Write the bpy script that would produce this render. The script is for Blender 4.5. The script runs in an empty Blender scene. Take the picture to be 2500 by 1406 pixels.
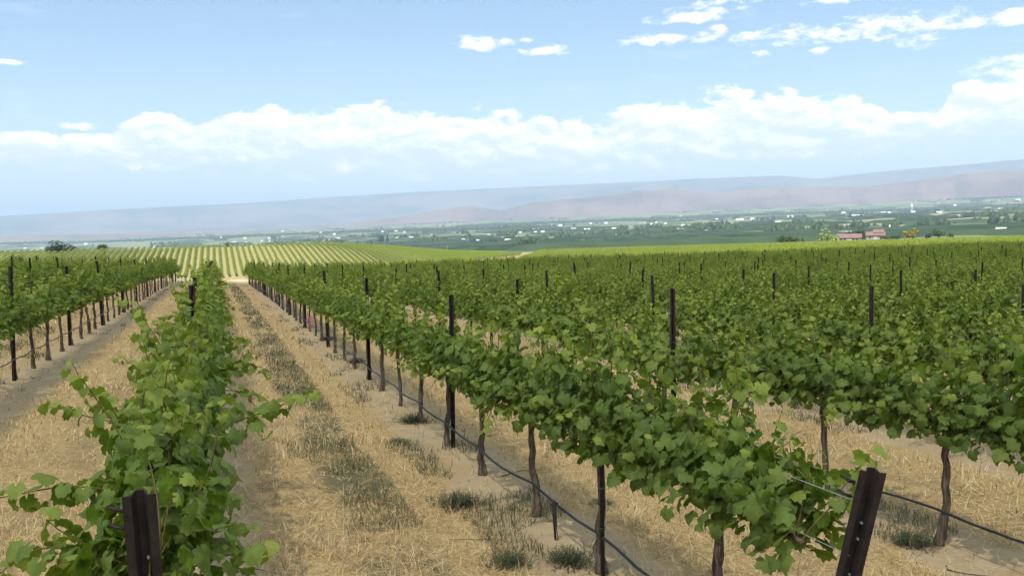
import bpy, math, random
import numpy as np
from mathutils import Vector, Matrix

random.seed(7)
RNG = np.random.default_rng(7)
SC = bpy.context.scene
COL = SC.collection

# ----------------------------------------------------------------- camera, sky, sun, exposure
FPX = 2165.0                      # focal length in pixels of the 2500 px wide photograph
YAW = math.radians(18.4)          # vine rows run along +Y; the camera looks to the right of them
PITCH = math.radians(4.7)
ROLL = math.radians(1.2)
CAM = np.array([-0.05, 0.0, 2.25])

_f = np.array([math.sin(YAW)*math.cos(PITCH), math.cos(YAW)*math.cos(PITCH), -math.sin(PITCH)])
_r = np.array([math.cos(YAW), -math.sin(YAW), 0.0])
_u = np.cross(_r, _f)
CR = math.cos(ROLL)*_r - math.sin(ROLL)*_u
CU = math.cos(ROLL)*_u + math.sin(ROLL)*_r
CF = _f

cam_data = bpy.data.cameras.new('camera')
cam_data.sensor_width = 36.0
cam_data.lens = 36.0*FPX/2500.0
cam_data.clip_start = 0.05
cam_data.clip_end = 120000.0
cam = bpy.data.objects.new('camera', cam_data)
COL.objects.link(cam)
cam.matrix_world = Matrix(((CR[0], CU[0], -CF[0], CAM[0]), (CR[1], CU[1], -CF[1], CAM[1]),
                           (CR[2], CU[2], -CF[2], CAM[2]), (0, 0, 0, 1)))
SC.camera = cam

SUN_EL = math.radians(62)
SUN_AZ = math.radians(228)               # compass style, clockwise from +Y: behind the camera and to its left
SUN_DIR = np.array([math.sin(SUN_AZ)*math.cos(SUN_EL), math.cos(SUN_AZ)*math.cos(SUN_EL), math.sin(SUN_EL)])
sun_data = bpy.data.lights.new('sun', 'SUN')
sun_data.energy = 4.0
sun_data.angle = math.radians(0.53)
sun_data.color = (1.0, 0.955, 0.88)
sun = bpy.data.objects.new('sun', sun_data)
COL.objects.link(sun)
sun.rotation_euler = Vector(SUN_DIR).to_track_quat('Z', 'Y').to_euler()

SC.view_settings.view_transform = 'Standard'
SC.view_settings.look = 'None'
SC.view_settings.gamma = 1.0
SC.view_settings.exposure = 1.74
SC.view_settings.use_curve_mapping = False
SC.render.engine = 'CYCLES'
SC.cycles.use_denoising = True
SC.cycles.use_adaptive_sampling = True
SC.cycles.adaptive_threshold = 0.025
SC.cycles.max_bounces = 4
SC.cycles.diffuse_bounces = 2
SC.cycles.glossy_bounces = 1
SC.cycles.transmission_bounces = 3
SC.cycles.transparent_max_bounces = 8
SC.cycles.volume_bounces = 0
SC.cycles.caustics_reflective = False
SC.cycles.caustics_refractive = False


# ----------------------------------------------------------------- little node language
class G:
    """Builds shader nodes from expressions."""
    def __init__(self, tree):
        self.t = tree
        self.n = tree.nodes
        self.l = tree.links

    def put(self, sock, v):
        if isinstance(v, E):
            self.l.new(v.s, sock)
        elif hasattr(v, 'is_output'):
            self.l.new(v, sock)
        elif isinstance(v, (tuple, list)) and len(v) == 3 and sock.type == 'RGBA':
            sock.default_value = (*v, 1.0)
        else:
            sock.default_value = v

    def node(self, kind, ins=None, **props):
        nd = self.n.new(kind)
        for k, v in props.items():
            setattr(nd, k, v)
        for k, v in (ins or {}).items():
            self.put(nd.inputs[k], v)
        return nd

    def math(self, op, *a):
        nd = self.n.new('ShaderNodeMath')
        nd.operation = op
        for i, v in enumerate(a):
            self.put(nd.inputs[i], v)
        return E(self, nd.outputs[0])

    def smooth(self, x, a, b):
        nd = self.n.new('ShaderNodeMapRange')
        nd.interpolation_type = 'SMOOTHSTEP'
        self.put(nd.inputs[0], x); self.put(nd.inputs[1], a); self.put(nd.inputs[2], b)
        return E(self, nd.outputs[0])

    def lin(self, x, a, b, c=0.0, d=1.0):
        nd = self.n.new('ShaderNodeMapRange')
        for i, v in enumerate((x, a, b, c, d)):
            self.put(nd.inputs[i], v)
        return E(self, nd.outputs[0])

    def noise(self, vec, scale, detail=3.0, rough=0.55, dist=0.0):
        nd = self.node('ShaderNodeTexNoise', {'Scale': scale, 'Detail': detail, 'Roughness': rough, 'Distortion': dist})
        self.put(nd.inputs['Vector'], vec)
        return E(self, nd.outputs[0])

    def voronoi(self, vec, scale, out='Color', feature='F1', rnd=1.0):
        nd = self.node('ShaderNodeTexVoronoi', {'Scale': scale, 'Randomness': rnd}, feature=feature)
        self.put(nd.inputs['Vector'], vec)
        return E(self, nd.outputs[out])

    def mix(self, f, a, b):
        nd = self.n.new('ShaderNodeMix')
        nd.data_type = 'RGBA'
        self.put(nd.inputs[0], f)
        self.put(nd.inputs[6], a); self.put(nd.inputs[7], b)
        return E(self, nd.outputs[2])

    def sep(self, v):
        nd = self.node('ShaderNodeSeparateXYZ', {'Vector': v})
        return [E(self, nd.outputs[i]) for i in range(3)]

    def comb(self, x, y, z):
        nd = self.node('ShaderNodeCombineXYZ', {0: x, 1: y, 2: z})
        return E(self, nd.outputs[0])

    def ramp(self, f, stops):
        nd = self.n.new('ShaderNodeValToRGB')
        self.put(nd.inputs[0], f)
        cr = nd.color_ramp
        while len(cr.elements) < len(stops):
            cr.elements.new(0.5)
        for e, (p, c) in zip(cr.elements, stops):
            e.position = p
            e.color = (*c, 1.0)
        return E(self, nd.outputs[0])

    def curve(self, x, pts):
        nd = self.n.new('ShaderNodeFloatCurve')
        self.put(nd.inputs['Value'], x)
        c = nd.mapping.curves[0]
        while len(c.points) < len(pts):
            c.points.new(0.5, 0.5)
        for p, (a, b) in zip(c.points, pts):
            p.location = (a, b)
        nd.mapping.update()
        return E(self, nd.outputs[0])

    def attr(self, name, out='Fac'):
        nd = self.node('ShaderNodeAttribute')
        nd.attribute_name = name
        return E(self, nd.outputs[out])

    def bump(self, h, strength=0.5, dist=0.02):
        nd = self.node('ShaderNodeBump', {'Strength': strength, 'Distance': dist, 'Height': h})
        return E(self, nd.outputs[0])


class E:
    def __init__(self, g, s):
        self.g, self.s = g, s
    def __add__(self, o): return self.g.math('ADD', self, o)
    def __radd__(self, o): return self.g.math('ADD', o, self)
    def __sub__(self, o): return self.g.math('SUBTRACT', self, o)
    def __rsub__(self, o): return self.g.math('SUBTRACT', o, self)
    def __mul__(self, o): return self.g.math('MULTIPLY', self, o)
    def __rmul__(self, o): return self.g.math('MULTIPLY', o, self)
    def __truediv__(self, o): return self.g.math('DIVIDE', self, o)
    def __neg__(self): return self.g.math('MULTIPLY', self, -1.0)
    def abs(self): return self.g.math('ABSOLUTE', self)
    def max(self, o): return self.g.math('MAXIMUM', self, o)
    def min(self, o): return self.g.math('MINIMUM', self, o)
    def sq(self): return self.g.math('MULTIPLY', self, self)
    def exp(self): return self.g.math('EXPONENT', self)
    def fract(self): return self.g.math('FRACT', self)
    def sin(self): return self.g.math('SINE', self)
    def clamp(self): return self.max(0.0).min(1.0)


# ----------------------------------------------------------------- pixels of the photograph <-> directions
def ray(px, py):
    d = CF + CR*((px-1250.0)/FPX) - CU*((py-703.0)/FPX)
    return d/np.linalg.norm(d)

def azel(px, py):
    d = ray(px, py)
    return math.atan2(d[0], d[1]), math.asin(d[2])


# ----------------------------------------------------------------- world: sky with clouds
world = bpy.data.worlds.new('World')
SC.world = world
world.use_nodes = True
g = G(world.node_tree)
g.n.clear()
sky = g.node('ShaderNodeTexSky', sky_type='NISHITA')
sky.sun_disc = False
sky.sun_elevation = SUN_EL
sky.sun_rotation = SUN_AZ
sky.altitude = 300
sky.air_density = 1.0
sky.dust_density = 0.6
sky.ozone_density = 2.2
tc = g.node('ShaderNodeTexCoord')
dx, dy, dz = g.sep(tc.outputs['Generated'])
# azimuth measured from the camera heading (radians), elevation
rx = dx*math.cos(YAW) - dy*math.sin(YAW)
ry = dx*math.sin(YAW) + dy*math.cos(YAW)
az = g.math('ARCTAN2', rx, ry)
el = g.math('ARCSINE', dz.max(-0.99).min(0.99))
DEG = math.pi/180
def relazel(px, py):
    a, e = azel(px, py)
    return a-YAW, e
ux = az*30.0
uy = el*55.0
P = g.comb(ux, uy, 0.0)
P2 = g.comb(ux+0.15, uy+0.42, 0.0)
n1 = g.noise(P, 0.75, 8.0, 0.58, 0.2)
n1b = g.noise(P2, 0.75, 6.0, 0.58, 0.2)
nbig = g.noise(g.comb(az*4.0, 3.3, 0.0), 1.0, 3.0, 0.5)
# long bank of cumulus low over the hills: top line follows the photograph in view, noise elsewhere
top_pts = [(0, 320), (150, 345), (350, 296), (560, 290), (680, 262), (780, 285), (890, 258), (1000, 275), (1250, 280), (1420, 302), (1550, 272),
           (1780, 236), (2050, 238), (2180, 272), (2280, 290), (2330, 205), (2500, 195)]
AZ0, AZ1 = -0.62, 0.62
EL0, EL1 = 0.0, 0.26
def prof(pts):
    out = []
    for x, y in pts:
        a, e = relazel(x, y)
        out.append(((a-AZ0)/(AZ1-AZ0), (e-EL0)/(EL1-EL0)))
    return [(0.0, out[0][1])] + out + [(1.0, out[-1][1])]
s_az = (az-AZ0)/(AZ1-AZ0)
inview = g.smooth(az.abs(), 0.75, 0.6)
top = g.curve(s_az.clamp(), prof(top_pts))*(EL1-EL0)+EL0
top = (top+0.004)*inview + (1.0-inview)*(0.085+0.07*nbig)
bot_pts = [(0, 415), (500, 412), (900, 425), (1300, 425), (1700, 408), (2100, 380), (2500, 358)]
bot = g.curve(s_az.clamp(), prof(bot_pts))*(EL1-EL0)+EL0
bot = bot*inview + (1.0-inview)*0.052
hN = (el-bot)/(top-bot)                     # 0 at the base, 1 at the top
dens_top = (1.0-hN)*1.7 + (n1-0.5)*1.9
dens_bot = hN*2.4 + (n1-0.5)*2.6 + 0.40
bank = g.smooth(dens_top, 0.0, 0.22)*g.smooth(dens_bot, 0.0, 1.0)
# gaps in the lower half, where hazy sky shows through
lowgap = g.smooth(g.noise(g.comb(ux*0.8, uy*1.7, 5.0), 0.7, 5.0, 0.55), 0.40, 0.58)
bank = bank*(0.45+0.55*lowgap).max(g.smooth(hN, 0.15, 0.6))
# streaks and small cumulus higher up
small = None
patches = [(1860, 92, 60, 15), (2000, 82, 150, 20), (2170, 68, 130, 26), (2340, 58, 150, 17), (2480, 42, 120, 15), (2240, 98, 45, 14),
           (1610, 96, 90, 11), (1715, 90, 45, 12), (1752, 76, 22, 13), (1700, 36, 100, 16), (1335, 124, 58, 13), (1175, 105, 75, 16), (1280, 100, 18, 7),
           (2470, 165, 90, 22), (2006, 122, 20, 8), (1858, 130, 26, 6), (1780, 2, 90, 8), (2040, 2, 70, 6), (185, 308, 40, 8), (15, 150, 40, 6)]
nf = g.noise(g.comb(ux*2.6, uy*3.4, 2.0), 0.62, 9.0, 0.62, 0.2)
for (px, py, wx, wy) in patches:
    a, e = relazel(px, py)
    q = ((az-a)/(1.25*wx/FPX)).sq() + ((el-e)/(1.35*wy/FPX)).sq()
    w = (1.6-q).max(0.0)*0.8
    small = w if small is None else small.max(w)
scat = g.smooth(g.noise(g.comb(ux*0.42, uy*0.62, 9.0), 0.62, 3.0, 0.5), 0.60, 0.72)*(1.0-inview)*g.smooth(el, 0.12, 0.2)
small = small.max(scat*1.2)
sm = g.smooth(small*1.2 - 0.70 + (nf-0.5)*4.8, 0.0, 1.4)*g.smooth(small, 0.0, 0.12)
wisp = g.smooth(g.noise(g.comb(ux*0.5, uy*1.6, 4.0), 0.7, 6.0, 0.6), 0.56, 0.85)*0.22*g.smooth(el, 0.05, 0.12)
cov = (bank*1.0).max(sm*0.95).max(wisp)
relief = (n1-n1b)*2.3
shade = g.smooth(hN*0.55 + relief*1.6 + 0.12, 0.0, 1.0)
shade = shade.max(sm*g.smooth(nf, 0.3, 0.75))
ccol = g.mix(shade, (4.15, 4.5, 4.85), (6.3, 6.25, 6.3))
# humid air whitens the sky towards the horizon
hazeband = ((el.max(0.0))*(-1.0/0.085)).exp()*0.62
skyc = g.mix(hazeband, g.mix(0.16, g.mix(0.74, (0, 0, 0), sky.outputs[0]), (1.9, 3.3, 4.0)), (3.5, 3.95, 4.1))
skyc = g.mix(cov, skyc, ccol)
bg = g.node('ShaderNodeBackground', {'Color': skyc, 'Strength': 0.073})
wo = g.node('ShaderNodeOutputWorld', {'Surface': bg.outputs[0]})


# ----------------------------------------------------------------- helpers for objects
def tag(o, label=None, cat=None, group=None, kind=None):
    if label: o['label'] = label
    if cat: o['category'] = cat
    if group: o['group'] = group
    if kind: o['kind'] = kind
    return o

def link(name, data, parent=None, loc=None, rotz=0.0):
    o = bpy.data.objects.new(name, data)
    COL.objects.link(o)
    if parent is not None: o.parent = parent
    if loc is not None: o.location = [float(v) for v in loc]
    if rotz: o.rotation_euler[2] = rotz
    return o

def mesh(name, V, F, mats=(), smooth=False, attrs=None, fmat=None):
    """V (n,3) array, F an (m,k) array or a list of faces."""
    me = bpy.data.meshes.new(name)
    V = np.asarray(V, dtype=np.float32)
    if isinstance(F, np.ndarray):
        m, k = F.shape
        me.vertices.add(len(V)); me.vertices.foreach_set('co', V.ravel())
        me.loops.add(m*k); me.loops.foreach_set('vertex_index', F.astype(np.int32).ravel())
        me.polygons.add(m)
        me.polygons.foreach_set('loop_start', np.arange(0, m*k, k, dtype=np.int32))
        me.polygons.foreach_set('loop_total', np.full(m, k, dtype=np.int32))
        me.update(calc_edges=True)
    else:
        me.from_pydata(V.tolist(), [], [list(f) for f in F])
        me.update()
    for mt in mats: me.materials.append(mt)
    if fmat is not None: me.polygons.foreach_set('material_index', np.asarray(fmat, dtype=np.int32))
    if smooth: me.polygons.foreach_set('use_smooth', np.ones(len(me.polygons), dtype=bool))
    for k, a in (attrs or {}).items():
        a = np.asarray(a, dtype=np.float32)
        if a.ndim == 1:
            at = me.attributes.new(k, 'FLOAT', 'POINT'); at.data.foreach_set('value', a)
        else:
            at = me.attributes.new(k, 'FLOAT_VECTOR', 'POINT'); at.data.foreach_set('vector', a.ravel())
    return me

def tube(points, radii, n=8, cap=True):
    pts = np.asarray(points, float)
    m = len(pts)
    radii = np.broadcast_to(np.asarray(radii, float), (m,))
    tang = np.gradient(pts, axis=0)
    tang /= np.linalg.norm(tang, axis=1)[:, None]+1e-9
    ref = np.array([1.0, 0, 0]) if abs(tang[0][0]) < 0.8 else np.array([0, 1.0, 0])
    V = []
    a = np.arange(n)*2*math.pi/n
    for i in range(m):
        s = np.cross(tang[i], ref); s /= np.linalg.norm(s)+1e-9
        t = np.cross(s, tang[i])
        V.append(pts[i] + radii[i]*(np.cos(a)[:, None]*s + np.sin(a)[:, None]*t))
    V = np.concatenate(V)
    F = []
    for i in range(m-1):
        for j in range(n):
            F.append((i*n+j, i*n+(j+1) % n, (i+1)*n+(j+1) % n, (i+1)*n+j))
    if cap:
        F.append(tuple(range(n-1, -1, -1)))
        F.append(tuple((m-1)*n+j for j in range(n)))
    return V, F

def merge(parts):
    V, F, off = [], [], 0
    for v, f in parts:
        V.append(np.asarray(v, float)); F += [tuple(i+off for i in q) for q in f]; off += len(v)
    return np.concatenate(V), F

def box(x0, x1, y0, y1, z0, z1):
    V = np.array([(x, y, z) for z in (z0, z1) for y in (y0, y1) for x in (x0, x1)], float)
    F = [(0, 2, 3, 1), (4, 5, 7, 6), (0, 1, 5, 4), (2, 6, 7, 3), (0, 4, 6, 2), (1, 3, 7, 5)]
    return V, F

def material(name):
    m = bpy.data.materials.new(name)
    m.use_nodes = True
    gg = G(m.node_tree)
    gg.n.clear()
    return m, gg

def finish(gg, col, rough=0.8, spec=0.2, normal=None, metal=0.0):
    p = gg.node('ShaderNodeBsdfPrincipled', {'Base Color': col, 'Roughness': rough, 'Specular IOR Level': spec, 'Metallic': metal})
    if normal is not None: gg.put(p.inputs['Normal'], normal)
    gg.node('ShaderNodeOutputMaterial', {'Surface': p.outputs[0]})
    return p

ONES = ['zeroth', 'first', 'second', 'third', 'fourth', 'fifth', 'sixth', 'seventh', 'eighth', 'ninth', 'tenth', 'eleventh', 'twelfth',
        'thirteenth', 'fourteenth', 'fifteenth', 'sixteenth', 'seventeenth', 'eighteenth', 'nineteenth']
def ordinal(n):
    if n < 20: return ONES[n]
    t = ['', '', 'twenty', 'thirty', 'forty', 'fifty', 'sixty', 'seventy', 'eighty', 'ninety'][n//10]
    if n % 10 == 0: return t[:-1]+'ieth'
    return t+'-'+ONES[n % 10]


# ----------------------------------------------------------------- lie of the land
ROW0, ROWD = -0.31, 2.75           # lateral place of the centre row, row spacing
VINED = 1.48
Y_END = 80.0

def sstep(a, b, x):
    t = np.clip((np.asarray(x, float)-a)/(b-a), 0, 1)
    return t*t*(3-2*t)

_KY = np.array([-1e4, 0, 80, 120, 160, 250, 320, 355, 380, 400, 440, 465, 482, 500, 540, 1e4])
_KZ = np.array([0.0, 0, -3.04, -5.2, -8.0, -14.4, -18.6, -19.7, -19.5, -18.0, -14.2, -12.0, -11.2, -11.6, -14.5, -16.5])
_VR = np.log(np.array([500, 700, 1200, 5000, 10000, 20000, 60000.]))
_VA = np.array([-17, -25, -38, -58, -25, 20, 100.])
_VB = np.array([8, 14, 30, 92, 240, 480, 1400.])

def y_end(x):
    return Y_END + 2.2*np.maximum(np.asarray(x, float)-2.0, 0)

def H(x, y):
    x = np.asarray(x, float); y = np.asarray(y, float)
    r = np.hypot(x, y)+1e-6
    cross = np.where(x > 0, -0.55*(1-np.exp(-np.abs(x)/10.0))-0.004*np.minimum(x, 300), 0.9*(1-np.exp(-np.abs(x)/9.0)))
    plane = -0.038*np.clip(y, -40, 600) + cross
    tg = np.interp(y, _KY, _KZ) + cross*np.clip(1-(y-80)/100, 0, 1)
    w = (1-sstep(45, 150, x))*sstep(80, 95, y)
    field = plane*(1-w) + tg*w
    a = np.arctan2(x, y)-YAW
    t = 1.1*np.sin(a)
    lr = np.log(r)
    val = np.interp(lr, _VR, _VA) + np.interp(lr, _VR, _VB)*t
    val = np.where(val < -112, -112+0.1*(val+112), val)
    b = sstep(495, 690, r)
    roll = 0.12*np.sin(x*0.11+y*0.045)*np.clip((r-12)/40, 0, 1)
    return (field+roll)*(1-b) + val*b

def Hs(x, y):
    return float(H(x, y))

def ground_hit(px, py, rmin=3.0):
    d = ray(px, py)
    hd = math.hypot(d[0], d[1])
    rr = np.geomspace(rmin, 60000, 6000)
    X = CAM[0]+d[0]/hd*rr; Y = CAM[1]+d[1]/hd*rr; Z = CAM[2]+d[2]/hd*rr
    under = np.nonzero(Z < H(X, Y))[0]
    i = under[0] if len(under) else len(rr)-1
    return np.array([X[i], Y[i], float(H(X[i], Y[i]))]), rr[i]

def at_range(px, r):
    """point of the ground at range r in the direction of pixel column px"""
    d = ray(px, 560)
    hd = math.hypot(d[0], d[1])
    x, y = d[0]/hd*r, d[1]/hd*r
    return np.array([x, y, Hs(x, y)])

CAM[2] = Hs(0, 0)+2.18
cam.location = CAM.tolist()

# ----------------------------------------------------------------- ground sheet
def ground_material():
    m, g = material('ground_earth')
    pos = g.node('ShaderNodeNewGeometry').outputs['Position']
    x, y, z = g.sep(pos)
    flat = g.comb(x, y, 0.0)
    r = g.math('SQRT', x.sq()+y.sq())
    nA = g.noise(flat, 0.9, 4.0, 0.6)
    nB = g.noise(flat, 5.0, 5.0, 0.65)
    nC = g.noise(flat, 42.0, 3.0, 0.7)
    streak = g.noise(g.comb(x*3.0, y*0.5, 0.0), 2.5, 4.0, 0.6)
    wob = (nA-0.5)*0.5 + (nB-0.5)*0.35
    s = ((x-ROW0+wob)/ROWD).fract()*ROWD           # 0 .. 2.75 across an aisle
    dirt = g.smooth((s-0.0).abs().min((s-ROWD).abs()), 0.62, 0.34)
    dirt = dirt*g.smooth(g.noise(flat, 1.6, 4.0, 0.6), 0.32, 0.5)
    weed = (0.35+0.65*g.smooth((x-1.1).abs(), 1.4, 1.2))*g.smooth((s-1.42).abs(), 0.40, 0.20)*g.smooth(g.noise(g.comb(x*1.2, y*0.5, 3.0), 1.0, 4.0, 0.6), 0.38, 0.58)
    straw = g.mix(nB, (0.51, 0.345, 0.14), (0.68, 0.495, 0.22))
    straw = g.mix(g.smooth(nC, 0.35, 0.75), g.mix(0.55, straw, (0.20, 0.125, 0.06)), straw)
    straw = g.mix(g.smooth(nA, 0.5, 0.8)*0.5, straw, (0.35, 0.215, 0.10))
    soil = g.mix(nB, (0.41, 0.295, 0.16), (0.52, 0.395, 0.225))
    green = g.mix(nC, (0.085, 0.085, 0.040), (0.17, 0.155, 0.075))
    fieldc = g.mix(dirt, straw, soil)
    fieldc = g.mix(weed*0.9, fieldc, green)
    # grass past the near block, its green-tan darkened to offset the full sun there
    fieldc = g.mix(g.smooth(y, 84.0, 130.0)*0.9, fieldc, g.mix(nA, (0.125, 0.115, 0.052), (0.19, 0.165, 0.08)))
    # cross road at the end of the near block
    e = y - Y_END - 2.2*((x-2.0).max(0.0)) + (nA-0.5)*3.0
    road = g.smooth(e, 0.5, 2.0)*g.smooth(e, 7.5, 5.0)*g.smooth(x, 30.0, 10.0)
    fieldc = g.mix(road, fieldc, g.mix(nB, (0.46, 0.37, 0.25), (0.56, 0.46, 0.33)))
    # patchwork of orchards, hay and fallow further off
    vx = x*math.cos(0.35)+y*math.sin(0.35); vy = y*math.cos(0.35)-x*math.sin(0.35)
    cell = g.voronoi(g.comb(vx*0.55, vy, 0.0), 1/125.0, 'Color', rnd=0.8)
    c1, c2, c3 = g.sep(cell)
    patch = g.ramp(c1, [(0.0, (0.024, 0.045, 0.024)), (0.28, (0.042, 0.07, 0.032)), (0.45, (0.08, 0.115, 0.05)), (0.62, (0.13, 0.16, 0.075)),
                        (0.80, (0.24, 0.20, 0.125)), (1.0, (0.10, 0.11, 0.06))])
    band = ((g.math('LOGARITHM', r, 2.718)*19.0 + g.noise(flat, 0.0022, 3.0, 0.6)*9.0).sin()*0.5+0.5)
    patch = g.mix(g.smooth(band, 0.45, 0.75)*0.65, patch, g.mix(c2, (0.085, 0.125, 0.05), (0.16, 0.17, 0.09)))
    lines = ((vx*0.9).sin()*0.5+0.5)*g.smooth(r, 2500.0, 900.0)
    patch = g.mix(lines*0.25, patch, (0.03, 0.05, 0.022))
    patch = g.mix(g.noise(flat, 0.02, 4.0, 0.6)*0.3, patch, (0.05, 0.07, 0.035))
    far = g.smooth(r, 500.0, 560.0)
    col = g.mix(far, fieldc, patch)
    h = nC*0.5+nB*0.8+streak*0.4
    bump = g.bump(h, 0.8, 0.035)
    finish(g, col, 0.95, 0.1, bump)
    return m

M_GROUND = ground_material()

def build_ground():
    rings = np.concatenate([[0.3, 1.0, 1.8], np.geomspace(2.5, 60000, 330)])
    a_in = np.arange(-46, 46.01, 0.4)
    a_out = np.arange(50, 310.01, 4.0)
    A = np.radians(np.concatenate([a_in, a_out]))+YAW
    nr, na = len(rings), len(A)
    RR, AA = np.meshgrid(rings, A, indexing='ij')
    X = RR*np.sin(AA); Y = RR*np.cos(AA)
    Z = H(X, Y)
    V = np.stack([X, Y, Z], -1).reshape(-1, 3)
    i = np.arange(nr-1)[:, None]*na; j = np.arange(na)[None, :]; j2 = (j+1) % na
    F = np.stack([i+j, i+na+j, i+na+j2, i+j2], -1).reshape(-1, 4)[:, ::-1]
    V = np.concatenate([V, [[0, 0, Hs(0, 0)]]])
    me = mesh('ground', V, np.ascontiguousarray(F), [M_GROUND], True)
    tag(link('ground', me), 'straw and bare earth between vine rows falling away to the valley', kind='structure')
build_ground()


# ----------------------------------------------------------------- far hills
def hill_material(name, c1, c2, c3):
    m, g = material(name)
    pos = g.node('ShaderNodeNewGeometry').outputs['Position']
    x, y, z = g.sep(pos)
    n = g.noise(g.comb(x, y, z*3.0), 0.0011, 6.0, 0.6)
    n2 = g.noise(g.comb(x, y, z*6.0), 0.0045, 4.0, 0.6)
    c = g.mix(g.smooth(n, 0.35, 0.65), c1, c2)
    c = g.mix(g.smooth(n2, 0.58, 0.72)*0.6, c, c3)
    ang = g.math('ARCTAN2', x, y)*70.0
    rr = g.math('SQRT', x.sq()+y.sq())*0.0007
    gul = g.noise(g.comb(ang+n*2.0, rr, 0.0), 1.0, 5.0, 0.6)
    c = g.mix(g.smooth(gul, 0.50, 0.66)*0.5, c, c3)  # dark downslope streaks painted in as the shading of the folds
    finish(g, c, 0.95, 0.05)
    return m

def fbm2(x, y, seed, octs=5, base=1.0):
    rg = np.random.default_rng(seed)
    out = np.zeros_like(x); amp = 1.0
    for o in range(octs):
        for k in range(4):
            th = rg.uniform(0, 2*math.pi); ph = rg.uniform(0, 6.28)
            out += amp*np.sin((x*math.cos(th)+y*math.sin(th))*base*(2.0**o)*rg.uniform(0.7, 1.4)+ph)/4
        amp *= 0.55
    return out

def build_hills(name, label, prof_top, prof_base, D, depth, mat, seed, rough, pts_n=500):
    """A range of hills at distance D: the crest rises as seen in the photograph and goes on past the frame."""
    axs = np.array([azel(*p)[0] for p in prof_top]); ets = np.array([azel(*p)[1] for p in prof_top])
    bxs = np.array([azel(*p)[0] for p in prof_base]); ebs = np.array([azel(*p)[1] for p in prof_base])
    az_ = np.linspace(YAW-math.radians(46), YAW+math.radians(46), pts_n)
    zt = CAM[2]+D*np.tan(np.interp(az_, axs, ets)); 
    nd = 34
    k = np.linspace(0, 1, nd)
    rows = []
    for t in k:
        r = D-depth*0.55 + depth*t
        Rr = np.full_like(az_, r)
        x = Rr*np.sin(az_); y = Rr*np.cos(az_)
        zb = H(x, y) - 8
        # real shape: long front apron, crest at 55 percent, back slope
        u = np.clip(t/0.55, 0, 1) if t <= 0.55 else np.clip((1-t)/0.45, 0, 1)
        prof_ = u*u*(3-2*u)
        gul = fbm2(x, y, seed, 5, rough)
        zb2 = np.minimum(zb, zt) - 4
        z = zb2 + (zt-zb2)*(prof_*(1-0.30*(1-prof_)*4*prof_*(0.5+0.5*gul)) )
        z = z + (zt-zb2)*0.2*gul*(prof_*(1-prof_))*4
        rows.append(np.stack([x, y, z], -1))
    V = np.concatenate(rows)
    n = pts_n
    i = np.arange(nd-1)[:, None]*n; j = np.arange(n-1)[None, :]
    F = np.stack([i+j, i+j+1, i+n+j+1, i+n+j], -1).reshape(-1, 4)
    me = mesh(name, V, np.ascontiguousarray(F), [mat], True)
    tag(link(name, me), label, kind='structure')

RIDGE = [(-300, 545), (0, 528), (250, 513), (450, 503), (620, 495), (800, 482), (1000, 470), (1250, 458), (1500, 447), (1700, 437), (1900, 429),
         (1995, 437), (2100, 425), (2200, 415), (2350, 403), (2450, 393), (2500, 390), (2900, 380)]
BROWN = [(600, 562), (830, 547), (1000, 527), (1080, 512), (1150, 502), (1220, 514), (1300, 495), (1480, 478), (1550, 466), (1640, 462), (1750, 468),
         (1850, 461), (2000, 455), (2100, 458), (2250, 440), (2350, 425), (2430, 418), (2500, 420), (2900, 400)]
BASE = [(0, 580), (830, 550), (1250, 530), (1700, 505), (2000, 489), (2500, 470), (2900, 455)]
M_RIDGE = hill_material('ridge_earth', (0.06, 0.072, 0.065), (0.13, 0.12, 0.10), (0.04, 0.052, 0.045))
M_BROWN = hill_material('dry_hill_earth', (0.090, 0.066, 0.058), (0.150, 0.106, 0.088), (0.045, 0.043, 0.040))
build_hills('far_hills', 'long hazy blue ridge closing the valley', RIDGE, BASE, 13500, 5200, M_RIDGE, 3, 0.0009)
build_hills('dry_hills', 'low bare brown hills in front of the blue ridge', BROWN, BASE, 8600, 2400, M_BROWN, 5, 0.0034)


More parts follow.
